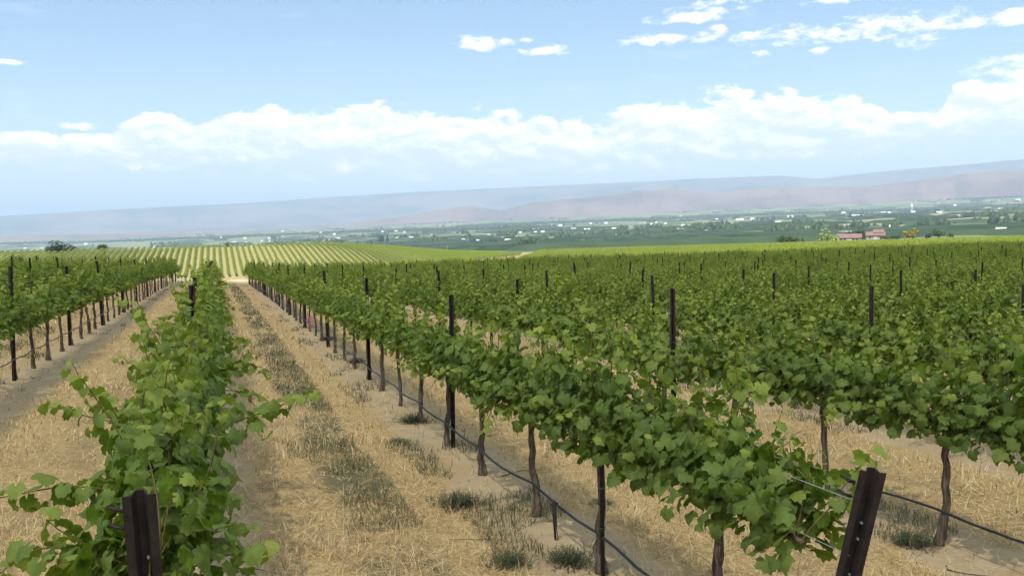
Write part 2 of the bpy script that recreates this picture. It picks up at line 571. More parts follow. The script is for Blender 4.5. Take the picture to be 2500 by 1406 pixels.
# ----------------------------------------------------------------- vine materials
def leaf_material(name, far=False):
    m, g = material(name)
    age = g.attr('age'); tint = g.attr('tint')
    oi = g.node('ShaderNodeObjectInfo')
    rnd = E(g, oi.outputs['Random'])
    geo = g.node('ShaderNodeNewGeometry')
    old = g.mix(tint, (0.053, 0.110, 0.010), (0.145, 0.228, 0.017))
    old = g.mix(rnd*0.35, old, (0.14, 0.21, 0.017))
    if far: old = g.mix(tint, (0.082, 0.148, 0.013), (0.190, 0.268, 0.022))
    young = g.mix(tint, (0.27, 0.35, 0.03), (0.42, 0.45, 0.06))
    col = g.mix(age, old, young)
    if not far:
        uv = g.attr('leafuv', 'Vector')
        u, v, _ = g.sep(uv)
        au = u.abs()
        vein = g.smooth(au, 0.035, 0.0)
        v2 = ((v+0.28)*1.0 - au*0.75).abs().min((v+0.02 - au*1.1).abs()).min((v-0.22-au*1.3).abs())
        vein = vein.max(g.smooth(v2, 0.03, 0.0)*0.7)
        col = g.mix(vein*0.45, col, (0.19, 0.26, 0.08))
        pos = geo.outputs['Position']
        blotch = g.noise(pos, 40.0, 3.0, 0.6)
        col = g.mix(g.smooth(blotch, 0.45, 0.8)*0.3, col, (0.045, 0.08, 0.02))
        nrm = g.bump(vein*-1.0+g.noise(pos, 120.0, 2.0)*0.6, 0.35, 0.004)
    back = E(g, geo.outputs['Backfacing'])
    col2 = g.mix(back*0.35, col, (0.19, 0.225, 0.075))
    p = g.node('ShaderNodeBsdfPrincipled', {'Base Color': col2, 'Roughness': 0.55, 'Specular IOR Level': 0.22})
    if not far: g.put(p.inputs['Normal'], nrm)
    tcol = g.mix(0.5, col, (0.24, 0.34, 0.012))
    tr = g.node('ShaderNodeBsdfTranslucent', {'Color': tcol})
    ms = g.node('ShaderNodeMixShader', {0: 0.40, 1: p.outputs[0], 2: tr.outputs[0]})
    g.node('ShaderNodeOutputMaterial', {'Surface': ms.outputs[0]})
    return m

M_LEAF = leaf_material('vine_leaf')
M_LEAF_FAR = leaf_material('vine_leaf_far', True)

def bark_material(name, a, b, scale=1.0):
    m, g = material(name)
    tc = g.node('ShaderNodeTexCoord').outputs['Object']
    x, y, z = g.sep(tc)
    st = g.noise(g.comb(x*60*scale, y*60*scale, z*5*scale), 1.0, 5.0, 0.65, 0.4)
    n = g.noise(tc, 9.0, 3.0)
    c = g.mix(g.smooth(st, 0.35, 0.68), a, b)
    c = g.mix(g.smooth(n, 0.5, 0.8)*0.4, c, (0.16, 0.13, 0.10))
    finish(g, c, 0.92, 0.12, g.bump(st, 1.0, 0.012))
    return m
M_BARK = bark_material('vine_bark', (0.055, 0.038, 0.028), (0.20, 0.15, 0.11))
M_CANE = bark_material('green_cane', (0.10, 0.075, 0.03), (0.15, 0.13, 0.04), 0.6)

def steel_material(name, c1, c2, c3, metal=0.35):
    m, g = material(name)
    tc = g.node('ShaderNodeTexCoord').outputs['Object']
    x, y, z = g.sep(tc)
    n = g.noise(tc, 14.0, 5.0, 0.65)
    st = g.noise(g.comb(x*40, y*40, z*2.5), 1.0, 4.0, 0.6)
    fine = g.noise(tc, 180.0, 2.0, 0.6)
    c = g.mix(g.smooth(n, 0.35, 0.65), c1, c2)
    c = g.mix(g.smooth(st, 0.55, 0.75)*0.55, c, c3)
    finish(g, c, 0.72, 0.3, g.bump(fine*0.7+n, 0.25, 0.003), metal)
    return m
M_POST = steel_material('weathered_steel', (0.024, 0.019, 0.018), (0.042, 0.031, 0.028), (0.068, 0.050, 0.044))
M_WIRE = steel_material('galvanised_wire', (0.30, 0.32, 0.32), (0.42, 0.44, 0.43), (0.5, 0.5, 0.5), 0.6)

def plain(name, col, rough=0.6, spec=0.3, var=0.25, scale=8.0):
    m, g = material(name)
    tc = g.node('ShaderNodeTexCoord').outputs['Object']
    n = g.noise(tc, scale, 4.0, 0.6)
    dark = tuple(c*(1-var) for c in col); lite = tuple(min(1, c*(1+var)) for c in col)
    finish(g, g.mix(n, dark, lite), rough, spec)
    return m
M_HOSE = plain('black_polythene', (0.022, 0.022, 0.025), 0.45, 0.45, 0.5, 3.0)
M_HOSE_DUSTY = plain('dusty_polythene', (0.11, 0.12, 0.125), 0.6, 0.3, 0.4, 3.0)
M_PINK = plain('pink_tape', (0.75, 0.10, 0.22), 0.5)
M_TIE = plain('green_tie', (0.03, 0.16, 0.10), 0.5)


# ----------------------------------------------------------------- leaves
def leaf_outline(detail):
    half = [(180, 0.14), (161, 0.52), (144, 0.49), (125, 0.62), (107, 0.50), (91, 0.64), (75, 0.69), (60, 0.55), (44, 0.57),
            (28, 0.67), (13, 0.61)]
    if not detail:
        half = [(180, 0.20), (130, 0.56), (75, 0.66), (38, 0.60)]
    pts = [(math.sin(math.radians(a))*r, math.cos(math.radians(a))*r) for a, r in half]
    pts += [(0.0, 0.76)]
    pts += [(-math.sin(math.radians(a))*r, math.cos(math.radians(a))*r) for a, r in reversed(half[1:])]
    return np.array(pts)

def leaf_template(seed, detail=True):
    rg = np.random.default_rng(seed)
    P = leaf_outline(detail)
    P = P*(1+rg.normal(0, 0.065, P.shape))
    if detail:
        inner = P*0.52
        UV = np.concatenate([[[0, 0.02]], inner[::2], P])
    else:
        UV = np.concatenate([[[0, 0.02]], P])
    r = np.hypot(UV[:, 0], UV[:, 1]); th = np.arctan2(UV[:, 0], UV[:, 1])
    z = -rg.uniform(0.1, 0.85)*r**2 + rg.uniform(-0.15, 0.6)*np.abs(UV[:, 0]) + rg.uniform(0.08, 0.2)*r*np.sin(rg.integers(2, 5)*th+rg.uniform(0, 6)) \
        + rg.uniform(-0.3, 0.15)*UV[:, 1]*np.abs(UV[:, 1])
    z -= z[0]
    V = np.column_stack([UV, z])
    F = []
    n = len(P)
    if detail:
        k = len(P[::2])
        for i in range(k):
            F.append((0, 1+(i+1) % k, 1+i))
        off = 1+k
        for i in range(n):
            a, b = i, (i+1) % n
            ia, ib = (i//2) % k, ((i+1)//2) % k if i+1 < n else 0
            if ia == ib:
                F.append((off+b, off+a, 1+ia))
            else:
                F.append((off+b, off+a, 1+ia)); F.append((off+b, 1+ia, 1+ib))
    else:
        for i in range(n):
            F.append((0, 1+(i+1) % n, 1+i))
    return V, np.array(F), UV

LEAF_HI = [leaf_template(100+i, True) for i in range(8)]
LEAF_LO = [leaf_template(200+i, False) for i in range(6)]

def norm(v):
    return v/(np.linalg.norm(v)+1e-9)

def grow_vine(seed, wild=0.0, n_shoots=27, fill=300, extra=()):
    """A spur-pruned vine: canes from the cordon, leaves alternating along each cane. Row along local Y.
    Returns canes (polyline, radius) and leaves (cane index, position, rotation, size, age, tint)."""
    rg = np.random.default_rng(seed)
    canes, leaves = [], []
    ys = np.linspace(-0.76, 0.76, n_shoots)+rg.normal(0, 0.04, n_shoots)
    def add_leaf(ci, p, out, size, age):
        n = norm(out*rg.uniform(0.5, 1.1)+np.array([0, 0, rg.uniform(0.25, 1.0)])+rg.normal(0, 0.36, 3))
        d = np.array([0, 0, -1.0])*rg.uniform(0.4, 1.2)+out*0.7+rg.normal(0, 0.35, 3)
        v = norm(d-n*np.dot(d, n))
        u = np.cross(v, n)
        R = np.column_stack([u, v, n])
        leaves.append((ci, p, R, size, age, float(np.clip(rg.normal(0.45, 0.28), 0, 1))))
    starts = [(y0, None) for y0 in ys] + [(e[0][1], e) for e in extra]
    for y0, ex in starts:
        p = np.array([rg.normal(0, 0.025), y0, 0.95+rg.normal(0, 0.02)])
        mode = rg.random()
        lean = rg.normal(0, 0.27); along = rg.normal(0, 0.28)
        ln = rg.uniform(0.26, 0.54)
        if mode < 0.19:                       # sprawling cane
            lean = rg.choice([-1, 1])*rg.uniform(0.6, 1.2); ln = rg.uniform(0.34, 0.60)
        if rg.random() < 0.10+wild*0.2: ln += rg.uniform(0.15, 0.35)
        if mode > 0.62:
            lean *= 0.35; ln += rg.uniform(0.08, 0.38)
        d = norm(np.array([lean, along, 1.0]))
        if ex is not None:
            p = np.array(ex[0], float); d = norm(np.array(ex[1], float)-p); ln = float(np.linalg.norm(np.array(ex[1])-p)); mode = 0.9
        steps = int(ln/0.034)
        pl = [p.copy()]
        side = rg.uniform(0, 6.28)
        ci = len(canes)
        for s in range(steps):
            t = s/max(steps-1, 1)
            d = norm(d+rg.normal(0, 0.07, 3)+np.array([0, 0, (0.0 if ex is not None else 0.03 if mode >= 0.19 else -0.07)]))
            p = p+d*0.034
            pl.append(p.copy())
            side += math.pi+rg.normal(0, 0.5)
            ax = norm(np.cross(d, np.array([0.3, 0.9, 0.2])))
            bx = np.cross(d, ax)
            out = math.cos(side)*ax+math.sin(side)*bx
            bias = np.array([np.sign(p[0]+rg.normal(0, 0.08))*0.5, 0, 0.0])
            out = norm(out+bias)
            size = (0.073 if t < 0.6 else 0.073-0.036*(t-0.6)/0.4)*rg.uniform(0.60, 1.30)
            if ex is not None: size = max(size, 0.062*rg.uniform(0.8, 1.2))
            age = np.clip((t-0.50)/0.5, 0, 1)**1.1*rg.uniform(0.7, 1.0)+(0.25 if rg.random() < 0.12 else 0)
            pet = rg.uniform(0.04, 0.10)*(1.0 if t < 0.7 else 0.5)
            add_leaf(ci, p+out*pet, out, size, min(1, age))
            if t < 0.55 and rg.random() < 0.75:
                o2 = norm(out+rg.normal(0, 0.8, 3))
                add_leaf(ci, p+o2*rg.uniform(0.07, 0.17)+np.array([0, 0, -0.04]), o2, size*rg.uniform(0.7, 1.0), rg.uniform(0, 0.25))
        canes.append(np.array(pl))
    for k in range(fill):                      # shade leaves packed round the cordon
        ci = int(rg.integers(0, len(canes)))
        sx = rg.choice([-1, 1])
        p = np.array([sx*abs(rg.normal(0.125, 0.08)), rg.uniform(-0.80, 0.80), rg.uniform(0.85, 1.32)])
        out = norm(np.array([sx*1.0, rg.normal(0, 0.4), rg.normal(0, 0.3)]))
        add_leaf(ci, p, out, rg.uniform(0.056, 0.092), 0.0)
    return canes, leaves

def place_leaves(leaves, templates, rng):
    """Join leaves into arrays."""
    Vs, Fs, ages, tints, uvs, off = [], [], [], [], [], 0
    for (ci, p, R, size, age, tint) in leaves:
        V, F, UV = templates[int(rng.integers(0, len(templates)))]
        Vs.append((V*size) @ R.T + p)
        Fs.append(F+off); off += len(V)
        ages.append(np.full(len(V), age)); tints.append(np.full(len(V), tint))
        uvs.append(np.column_stack([UV, np.zeros(len(UV))]))
    return np.concatenate(Vs), np.concatenate(Fs), np.concatenate(ages), np.concatenate(tints), np.concatenate(uvs)

def cane_tubes(canes, n):
    Vs, Fs, off = [], [], 0
    for c in canes:
        c2 = c[::3] if len(c) > 6 else c
        if len(c2) < 2: continue
        V, F = tube(c2, np.linspace(0.0052, 0.0022, len(c2)), n, cap=False)
        tri = []
        for q in F:
            tri += [(q[0], q[1], q[2]), (q[0], q[2], q[3])]
        Vs.append(V); Fs.append(np.array(tri)+off); off += len(V)
    return np.concatenate(Vs), np.concatenate(Fs)

def foliage_mesh(name, canes, leaves, templates, rng, mat, tube_n=4, trunk=None):
    V, F, ag, ti, uv = place_leaves(leaves, templates, rng)
    fm = np.zeros(len(F), int)
    parts = []
    if canes is not None and len(canes):
        cv, cf = cane_tubes(canes, tube_n)
        parts.append((cv, cf, 1))
    if trunk is not None:
        tv, tf = trunk
        parts.append((tv, tf, 2))
    for pv, pf, mi in parts:
        F = np.concatenate([F, pf+len(V)]); V = np.concatenate([V, pv])
        fm = np.concatenate([fm, np.full(len(pf), mi)])
        z = np.zeros(len(pv))
        ag = np.concatenate([ag, z]); ti = np.concatenate([ti, z]); uv = np.concatenate([uv, np.zeros((len(pv), 3))])
    at = {'age': ag, 'tint': ti}
    if mat is M_LEAF: at['leafuv'] = uv
    return mesh(name, V, F, [mat, M_CANE, M_BARK], True, at, fm)

def trunk_mesh(seed, fork=False, n=10, height=0.95):
    rg = np.random.default_rng(seed)
    m = 14
    z = np.linspace(-0.06, height, m)
    wx = np.cumsum(rg.normal(0, 0.008, m)); wy = np.cumsum(rg.normal(0, 0.011, m))
    kink = rg.normal(0, 0.05)
    wy = wy + kink*np.exp(-((z-0.08)/0.12)**2)
    wx -= wx[-1]*np.linspace(0, 1, m); wy -= wy[-1]*np.linspace(0, 1, m)
    rad = 0.025+0.017*np.exp(-np.maximum(z, 0)/0.10)+0.010*np.exp(-((z-height)/0.08)**2)
    rad = rad*(1+rg.normal(0, 0.07, m))*rg.uniform(0.85, 1.15)
    parts = [tube(np.column_stack([wx, wy, z]), rad, n)]
    if fork:
        t = np.linspace(0, 1, 9)
        parts.append(tube(np.column_stack([wx[1]+0*t, wy[1]+0.10*np.sin(t*math.pi)**0.8*(1-0.3*t)-0.01*t, 0.06+0.62*t]), 0.014+0.004*np.sin(t*6), 7))
    V, F = merge(parts)
    ang = np.arctan2(V[:, 1], V[:, 0])
    V[:, :2] *= (1+0.10*np.sin(ang*5+V[:, 2:3].ravel()*9))[:, None]
    return mesh('trunk', V, F, [M_BARK], True)

def cordon_mesh(seed):
    rg = np.random.default_rng(seed)
    y = np.linspace(-0.73, 0.73, 22)
    z = 0.95-0.05*np.exp(-(y/0.12)**2)+np.cumsum(rg.normal(0, 0.004, 22)); x = rg.normal(0, 0.006, 22)
    r = 0.011+0.010*np.exp(-np.abs(y)/0.35)+rg.uniform(0, 0.004, 22)
    V, F = tube(np.column_stack([x, y, z]), r, 7)
    return mesh('cordon', V, F, [M_BARK], True)
# ----------------------------------------------------------------- the vineyard
def row_x(k):
    if k >= 1: return 2.44+2.75*(k-1)
    if k == 0: return -0.33
    return -3.25-2.8*(-1-k)

def row_start(k):
    base = {0: 3.95, 1: 4.05, 2: 3.80, 3: 3.55, 4: 3.7, -1: 4.36, -2: 4.0}
    if k in base: return base[k]
    return 3.9+0.9*math.sin(k*2.1)

def row_phrase(k):
    if k >= 1: return 'the %s row right of the straw aisle' % ordinal(k)
    return 'the %s row left of the straw aisle' % ordinal(1-k)

def project(P):
    d = np.asarray(P, float)-CAM
    z = d @ CF
    zz = np.where(z > 0.05, z, 0.05)
    return 1250+FPX*(d @ CR)/zz, 703-FPX*(d @ CU)/zz, z

R_FIELD = 450.0
cand = []          # (k, index, x, y)
for k in range(-9, 135):
    x = row_x(k)
    y0 = row_start(k)
    ye = float(y_end(x)) if k >= 1 else Y_END+1.5*math.sin(k)
    n = int((min(ye, R_FIELD)-y0)/VINED)
    for i in range(n):
        y = y0+i*VINED
        if math.hypot(x, y) < R_FIELD: cand.append((k, i, x, y))
cand = np.array(cand)
cand_z = H(cand[:, 2], cand[:, 3])
px, py, pz = project(np.column_stack([cand[:, 2], cand[:, 3], cand_z+1.2]))
dist = np.hypot(cand[:, 2], cand[:, 3])
inframe = (pz > 0.5) & (px > -60-900/np.maximum(pz, 1)) & (px < 2560+900/np.maximum(pz, 1)) & (py < 1406+1100/np.maximum(pz, 1))
margin = (pz > -2) & (px > -420-5000/np.maximum(pz, 1)) & (px < 2920+5000/np.maximum(pz, 1)) & ((dist > 2) | (cand[:, 0] != 0))
order = np.argsort(np.where(inframe, dist, 1e9))
INDIV = [int(i) for i in order[:300] if inframe[i]]
indiv_set = set(INDIV)

N_VAR = 7
var_growth = [grow_vine(1000+i) for i in range(N_VAR)]
var_mid = [foliage_mesh('foliage', c, l, LEAF_LO, np.random.default_rng(50+i), M_LEAF_FAR, 4) for i, (c, l) in enumerate(var_growth)]
trunks = [trunk_mesh(300+i, fork=(i == 2)) for i in range(7)]
cordons = [cordon_mesh(400+i) for i in range(3)]

# leaf meshes shared by all single leaves: shape x age x tint
leaf_data = {}
def leaf_mesh(shape, age, tint):
    key = (shape, int(round(age*3)), int(round(tint*3)))
    if key not in leaf_data:
        V, F, UV = LEAF_HI[shape]
        n = len(V)
        leaf_data[key] = mesh('leaf', V, F, [M_LEAF], True,
                              {'age': np.full(n, key[1]/3), 'tint': np.full(n, key[2]/3), 'leafuv': np.column_stack([UV, np.zeros(n)])})
    return leaf_data[key]

EXTRA = {(0, 0): [((0.0, -0.3, 0.98), (-0.42, -0.42, 1.22)), ((0.0, 0.25, 1.0), (-0.55, 0.25, 1.52)), ((0.0, -0.5, 0.95), (0.44, -0.50, 1.12))],
         (0, 1): [((0.0, -0.1, 1.02), (0.74, -0.15, 1.52)), ((0, 0.3, 1.0), (-0.55, 0.3, 1.60))],
         (0, 3): [((0.0, -0.1, 1.02), (0.62, -0.15, 1.50)), ((0, 0.3, 1.0), (-0.5, 0.3, 1.70))],
         (1, 0): [((0.0, -0.2, 1.0), (0.05, -0.1, 1.72)), ((0.0, 0.35, 1.0), (0.12, 0.45, 1.80)), ((0.0, -0.6, 0.98), (0.55, -0.75, 1.25))],
         (1, 1): [((0.0, 0.2, 1.0), (-0.1, 0.35, 1.78))],
         (1, 2): [((0.0, 0.1, 1.0), (0.15, 0.0, 1.85))]}
LEAF_BUDGET = lambda d: 300 if d < 7.5 else (200 if d < 11 else 0)

def place_vine(idx):
    k, i, x, y = int(cand[idx, 0]), int(cand[idx, 1]), cand[idx, 2], cand[idx, 3]
    rg = np.random.default_rng(5000+idx)
    z = cand_z[idx]
    o = link('grapevine', None, None, (x+rg.normal(0, 0.02), y, z))
    o.empty_display_size = 0.2
    tag(o, '%s grapevine from the near end of %s' % (ordinal(i+1), row_phrase(k)), 'grapevine', 'grapevines trained on the trellis rows')
    d = dist[idx]
    flip = math.pi*int(rg.integers(0, 2))
    tr = link('trunk', trunks[int(rg.integers(0, len(trunks)))] if d > 4.5 else trunks[1], o); tr.rotation_euler[2] = flip+rg.normal(0, 0.1)
    s = rg.uniform(0.93, 1.10)
    tr.scale = (s*1.05, s, 1.0)
    co = link('cordon', cordons[int(rg.integers(0, 3))], o)
    nb = LEAF_BUDGET(d)
    if nb:
        canes, leaves = grow_vine(9000+idx, 0.6, 30, 380, EXTRA.get((k, i), ()))
        vig = 0.84 if (i == 0 and k in (0, 1)) else float(np.clip(rg.normal(0.99, 0.07), 0.85, 1.1))
        canes = [c*np.array([1, 1, 0])+np.column_stack([0*c[:, 0], 0*c[:, 0], 0.95+(c[:, 2]-0.95)*vig]) for c in canes]
        leaves = [(a, np.array([b[0], b[1], 0.95+(b[2]-0.95)*vig]), c, d_, e, f) for (a, b, c, d_, e, f) in leaves]
        if i == 0 and k in (0, 1):        # foliage stops short of the end post
            leaves = [l for l in leaves if not (abs(l[1][0]) < 0.11 and l[1][1]+y < 3.40)]
        lp = np.array([l[1] for l in leaves])+np.array([x, y, z])
        # those that show largest: near the camera and on the outside of the canopy
        score = np.linalg.norm(lp-CAM, axis=1)-0.35*np.abs(lp[:, 0]-x)-0.25*(lp[:, 2]-z)
        pick = set(np.argsort(score)[:nb].tolist())
        shoots = []
        for c in canes:
            V, F = tube(c[::2] if len(c) > 4 else c, np.linspace(0.0055, 0.002, len(c[::2] if len(c) > 4 else c)), 5)
            shoots.append(link('shoot', mesh('shoot', V, F, [M_CANE], True), o))
        rest = []
        for q, lf in enumerate(leaves):
            if q in pick:
                ci, p, R, size, age, tint = lf
                lo = bpy.data.objects.new('leaf', leaf_mesh(int(rg.integers(0, 8)), age, tint))
                COL.objects.link(lo)
                lo.parent = shoots[ci]
                lo.matrix_local = Matrix(((*(R[0]*size), p[0]), (*(R[1]*size), p[1]), (*(R[2]*size), p[2]), (0, 0, 0, 1)))
            else:
                rest.append(lf)
        if rest:
            fo = link('foliage', foliage_mesh('foliage', None, rest, LEAF_HI, rg, M_LEAF), o); fo['kind'] = 'stuff'
    else:
        fo = link('foliage', var_mid[int(rg.integers(0, N_VAR))], o); fo['kind'] = 'stuff'
        fo.rotation_euler[2] = flip+rg.normal(0, 0.06)
        fo.scale = (rg.uniform(0.9, 1.12), rg.uniform(0.98, 1.08), float(np.clip(rg.normal(1.0, 0.06), 0.88, 1.14)))
    return o

for idx in INDIV: place_vine(idx)

# the rest of the near field and the block across the dip, past counting: points carrying vines
def scatter_object(name, label, pts, scl, sources):
    me = mesh(name, pts, np.zeros((0, 3), int), [M_LEAF_FAR], False)
    n = len(pts)
    rg = np.random.default_rng(len(pts))
    rot = np.zeros((n, 3)); rot[:, 2] = math.pi*rg.integers(0, 2, n)+rg.normal(0, 0.06, n)
    for nm, arr in (('rot', rot), ('scl', scl)):
        at = me.attributes.new(nm, 'FLOAT_VECTOR', 'POINT'); at.data.foreach_set('vector', np.asarray(arr, np.float32).ravel())
    at = me.attributes.new('pick', 'INT', 'POINT'); at.data.foreach_set('value', rg.integers(0, len(sources), n).astype(np.int32))
    o = link(name, me)
    ng = bpy.data.node_groups.new(name, 'GeometryNodeTree')
    ng.interface.new_socket('Geometry', in_out='INPUT', socket_type='NodeSocketGeometry')
    ng.interface.new_socket('Geometry', in_out='OUTPUT', socket_type='NodeSocketGeometry')
    gi = ng.nodes.new('NodeGroupInput'); go = ng.nodes.new('NodeGroupOutput')
    ip = ng.nodes.new('GeometryNodeInstanceOnPoints')
    jn = ng.nodes.new('GeometryNodeJoinGeometry')
    for s in reversed(sources):
        oi = ng.nodes.new('GeometryNodeObjectInfo'); oi.inputs['Object'].default_value = s; oi.inputs['As Instance'].default_value = True
        ng.links.new(oi.outputs['Geometry'], jn.inputs[0])
    def named(nm, dt):
        nd = ng.nodes.new('GeometryNodeInputNamedAttribute'); nd.data_type = dt; nd.inputs['Name'].default_value = nm
        return nd.outputs['Attribute']
    ng.links.new(gi.outputs[0], ip.inputs['Points'])
    ng.links.new(jn.outputs[0], ip.inputs['Instance'])
    ip.inputs['Pick Instance'].default_value = True
    ng.links.new(named('pick', 'INT'), ip.inputs['Instance Index'])
    ng.links.new(named('rot', 'FLOAT_VECTOR'), ip.inputs['Rotation'])
    ng.links.new(named('scl', 'FLOAT_VECTOR'), ip.inputs['Scale'])
    ng.links.new(ip.outputs[0], go.inputs[0])
    md = o.modifiers.new('scatter', 'NODES'); md.node_group = ng
    tag(o, label, kind='stuff')
    return o

def low_trunk(seed):
    rg = np.random.default_rng(seed)
    z = np.array([-0.05, 0.3, 0.65, 0.97])
    V, F = tube(np.column_stack([rg.normal(0, 0.012, 4), rg.normal(0, 0.015, 4), z]), [0.034, 0.026, 0.024, 0.03], 5, cap=False)
    tri = []
    for q in F: tri += [(q[0], q[1], q[2]), (q[0], q[2], q[3])]
    return V, np.array(tri)

src = []
for i, (c, l) in enumerate(var_growth):
    me = foliage_mesh('vine', c, l, LEAF_LO, np.random.default_rng(70+i), M_LEAF_FAR, 3, low_trunk(i))
    src.append(bpy.data.objects.new('vine_pattern', me))

mask = margin.copy(); mask[INDIV] = False
pts = np.column_stack([cand[mask, 2]+RNG.normal(0, 0.03, mask.sum()), cand[mask, 3], cand_z[mask]])
scl = np.column_stack([RNG.uniform(0.88, 1.18, len(pts)), np.full(len(pts), 1.03), np.clip(RNG.normal(1.0, 0.075, len(pts)), 0.8, 1.18)])
scatter_object('vineyard_foliage', 'green sea of more distant vine rows covering the slope', pts, scl, src)

fx, fy = [], []
for x in np.arange(-150, 130, 2.75)+0.4:
    ys = np.arange(366, 484, 1.48)
    ok = ys > y_end(x)+14
    fx.append(np.full(ok.sum(), x)); fy.append(ys[ok])
fx = np.concatenate(fx); fy = np.concatenate(fy)
fz = H(fx, fy)
pts = np.column_stack([fx+RNG.normal(0, 0.03, len(fx)), fy, fz])
scl = np.column_stack([RNG.uniform(1.5, 1.95, len(pts)), np.full(len(pts), 1.03), RNG.uniform(0.85, 1.0, len(pts))])
scatter_object('far_block_foliage', 'striped block of vine rows climbing the rise beyond the dip', pts, scl, src)

# ----------------------------------------------------------------- trellis posts
def hat_profile(w, d, t=0.004, flange=0.24):
    """hat section, open side towards -Y"""
    f = w*flange
    a = w/2
    outer = [(-a, 0), (-a+f, 0), (-a+f+0.012, d), (a-f-0.012, d), (a-f, 0), (a, 0)]
    inner = [(a, -t), (a-f-t*0.6, -t), (a-f-0.012-t, d-t), (-a+f+0.012+t, d-t), (-a+f+t*0.6, -t), (-a, -t)]
    return np.array(outer+inner)

def post_mesh(name, w, d, h, top_cut=0.0):
    P = hat_profile(w, d)
    n = len(P)
    zs = [-0.25, h*0.4, h*0.75, h]
    V = []
    for q, z in enumerate(zs):
        for (x, y) in P: V.append((x, y, z))
    F = []
    for r in range(len(zs)-1):
        for j in range(n):
            F.append((r*n+j, r*n+(j+1) % n, (r+1)*n+(j+1) % n, (r+1)*n+j))
    for base, flip in ((0, True), ((len(zs)-1)*n, False)):
        for j in range(5):
            q = (base+j, base+j+1, base+n-2-j, base+n-1-j)
            F.append(q[::-1] if not flip else q)
    return mesh(name, np.array(V), F, [M_POST])

line_post = post_mesh('trellis_post', 0.064, 0.034, 1.88)
end_post = post_mesh('end_post', 0.106, 0.036, 1.42)
def stud_mesh():
    V, F = tube([(0, -0.012, 0), (0, 0.0, 0)], [0.0055, 0.0065], 8)
    return mesh('bolt', V, F, [M_WIRE], True)
stud = stud_mesh()
hook_mesh = mesh('wire_clip', *tube([(-0.045, 0.01, 0), (-0.075, 0.015, 0.006), (-0.105, 0.02, 0.02)], 0.0065, 7), [M_POST], True)

def place_end_post(k, y, z_off, lean, yawz, label):
    x = row_x(k)
    o = link('end_post', None, None, (x, y, Hs(x, y)))
    o.rotation_mode = 'ZYX'; o.rotation_euler = (lean, 0, yawz)
    b = link('post', end_post, o)
    for zz in (1.08, 1.16, 0.90):
        s = link('bolt', stud, o, (0.012, 0.032, zz))
    for zz in (1.34, 1.27):
        h = link('wire_clip', hook_mesh, o, (0, 0.03, zz))
    tag(o, label, 'post')
    return o
place_end_post(0, 3.48, 0, math.radians(14), 0.0, 'steel end post with stepped top in the centre row below the camera')
place_end_post(1, 3.28, 0, math.radians(16), math.radians(-24), 'leaning open-channel steel end post at the near end of the right-hand row')

pc = []
for j in range(len(cand)):
    i = int(cand[j, 1])
    if i >= 4 and i % 4 == 0: pc.append(j)
pc = np.array(pc)
ordp = pc[np.argsort(np.where(inframe[pc], dist[pc], 1e9))]
POSTS = [int(j) for j in ordp[:300] if inframe[j]]
for j in POSTS:
    k, i = int(cand[j, 0]), int(cand[j, 1])
    rg = np.random.default_rng(777+j)
    o = link('trellis_post', line_post, None, (cand[j, 2]+rg.normal(0, 0.015), cand[j, 3]-0.13, cand_z[j]-abs(rg.normal(0, 0.04))))
    o.rotation_euler = (rg.normal(0, 0.018), rg.normal(0, 0.018), math.pi*int(rg.integers(0, 2))+rg.normal(0, 0.25))
    tag(o, '%s line post from the near end of %s' % (ordinal(i//4), row_phrase(k)), 'post', 'dark steel line posts standing in the vine rows')

def posts_rest(name, label, pts):
    b, f = box(-0.031, 0.031, -0.017, 0.017, 0.6, 1.84)
    n = len(pts)
    rg = np.random.default_rng(n)
    V = (b[None]*np.array([0.85, 0.85, 1])[None, None] + np.column_stack([pts[:, 0], pts[:, 1], pts[:, 2]-np.abs(rg.normal(0, 0.07, n))])[:, None]).reshape(-1, 3)
    F = (np.array(f)[None]+8*np.arange(n)[:, None, None]).reshape(-1, 4)
    tag(link(name, mesh(name, V, np.ascontiguousarray(F), [M_POST])), label, kind='stuff')
sel = np.array([j for j in pc if margin[j] and j not in set(POSTS)])
posts_rest('vineyard_post_mass', 'dark tips of countless posts over the distant vine rows', np.column_stack([cand[sel, 2], cand[sel, 3], cand_z[sel]]))

# ----------------------------------------------------------------- hoses and wires
def run_along(k, y0, y1, hfun, step, rad, n, wob=0.02, seed=0):
    rg = np.random.default_rng(seed+(k+20)*31)
    ys = np.arange(y0, y1, step)
    x = row_x(k)+np.convolve(rg.normal(0, wob, len(ys)), [0.25, 0.5, 0.25], 'same')
    z = H(np.full_like(ys, row_x(k)), ys)+hfun(ys)
    return tube(np.column_stack([x, ys, z]), rad, n)

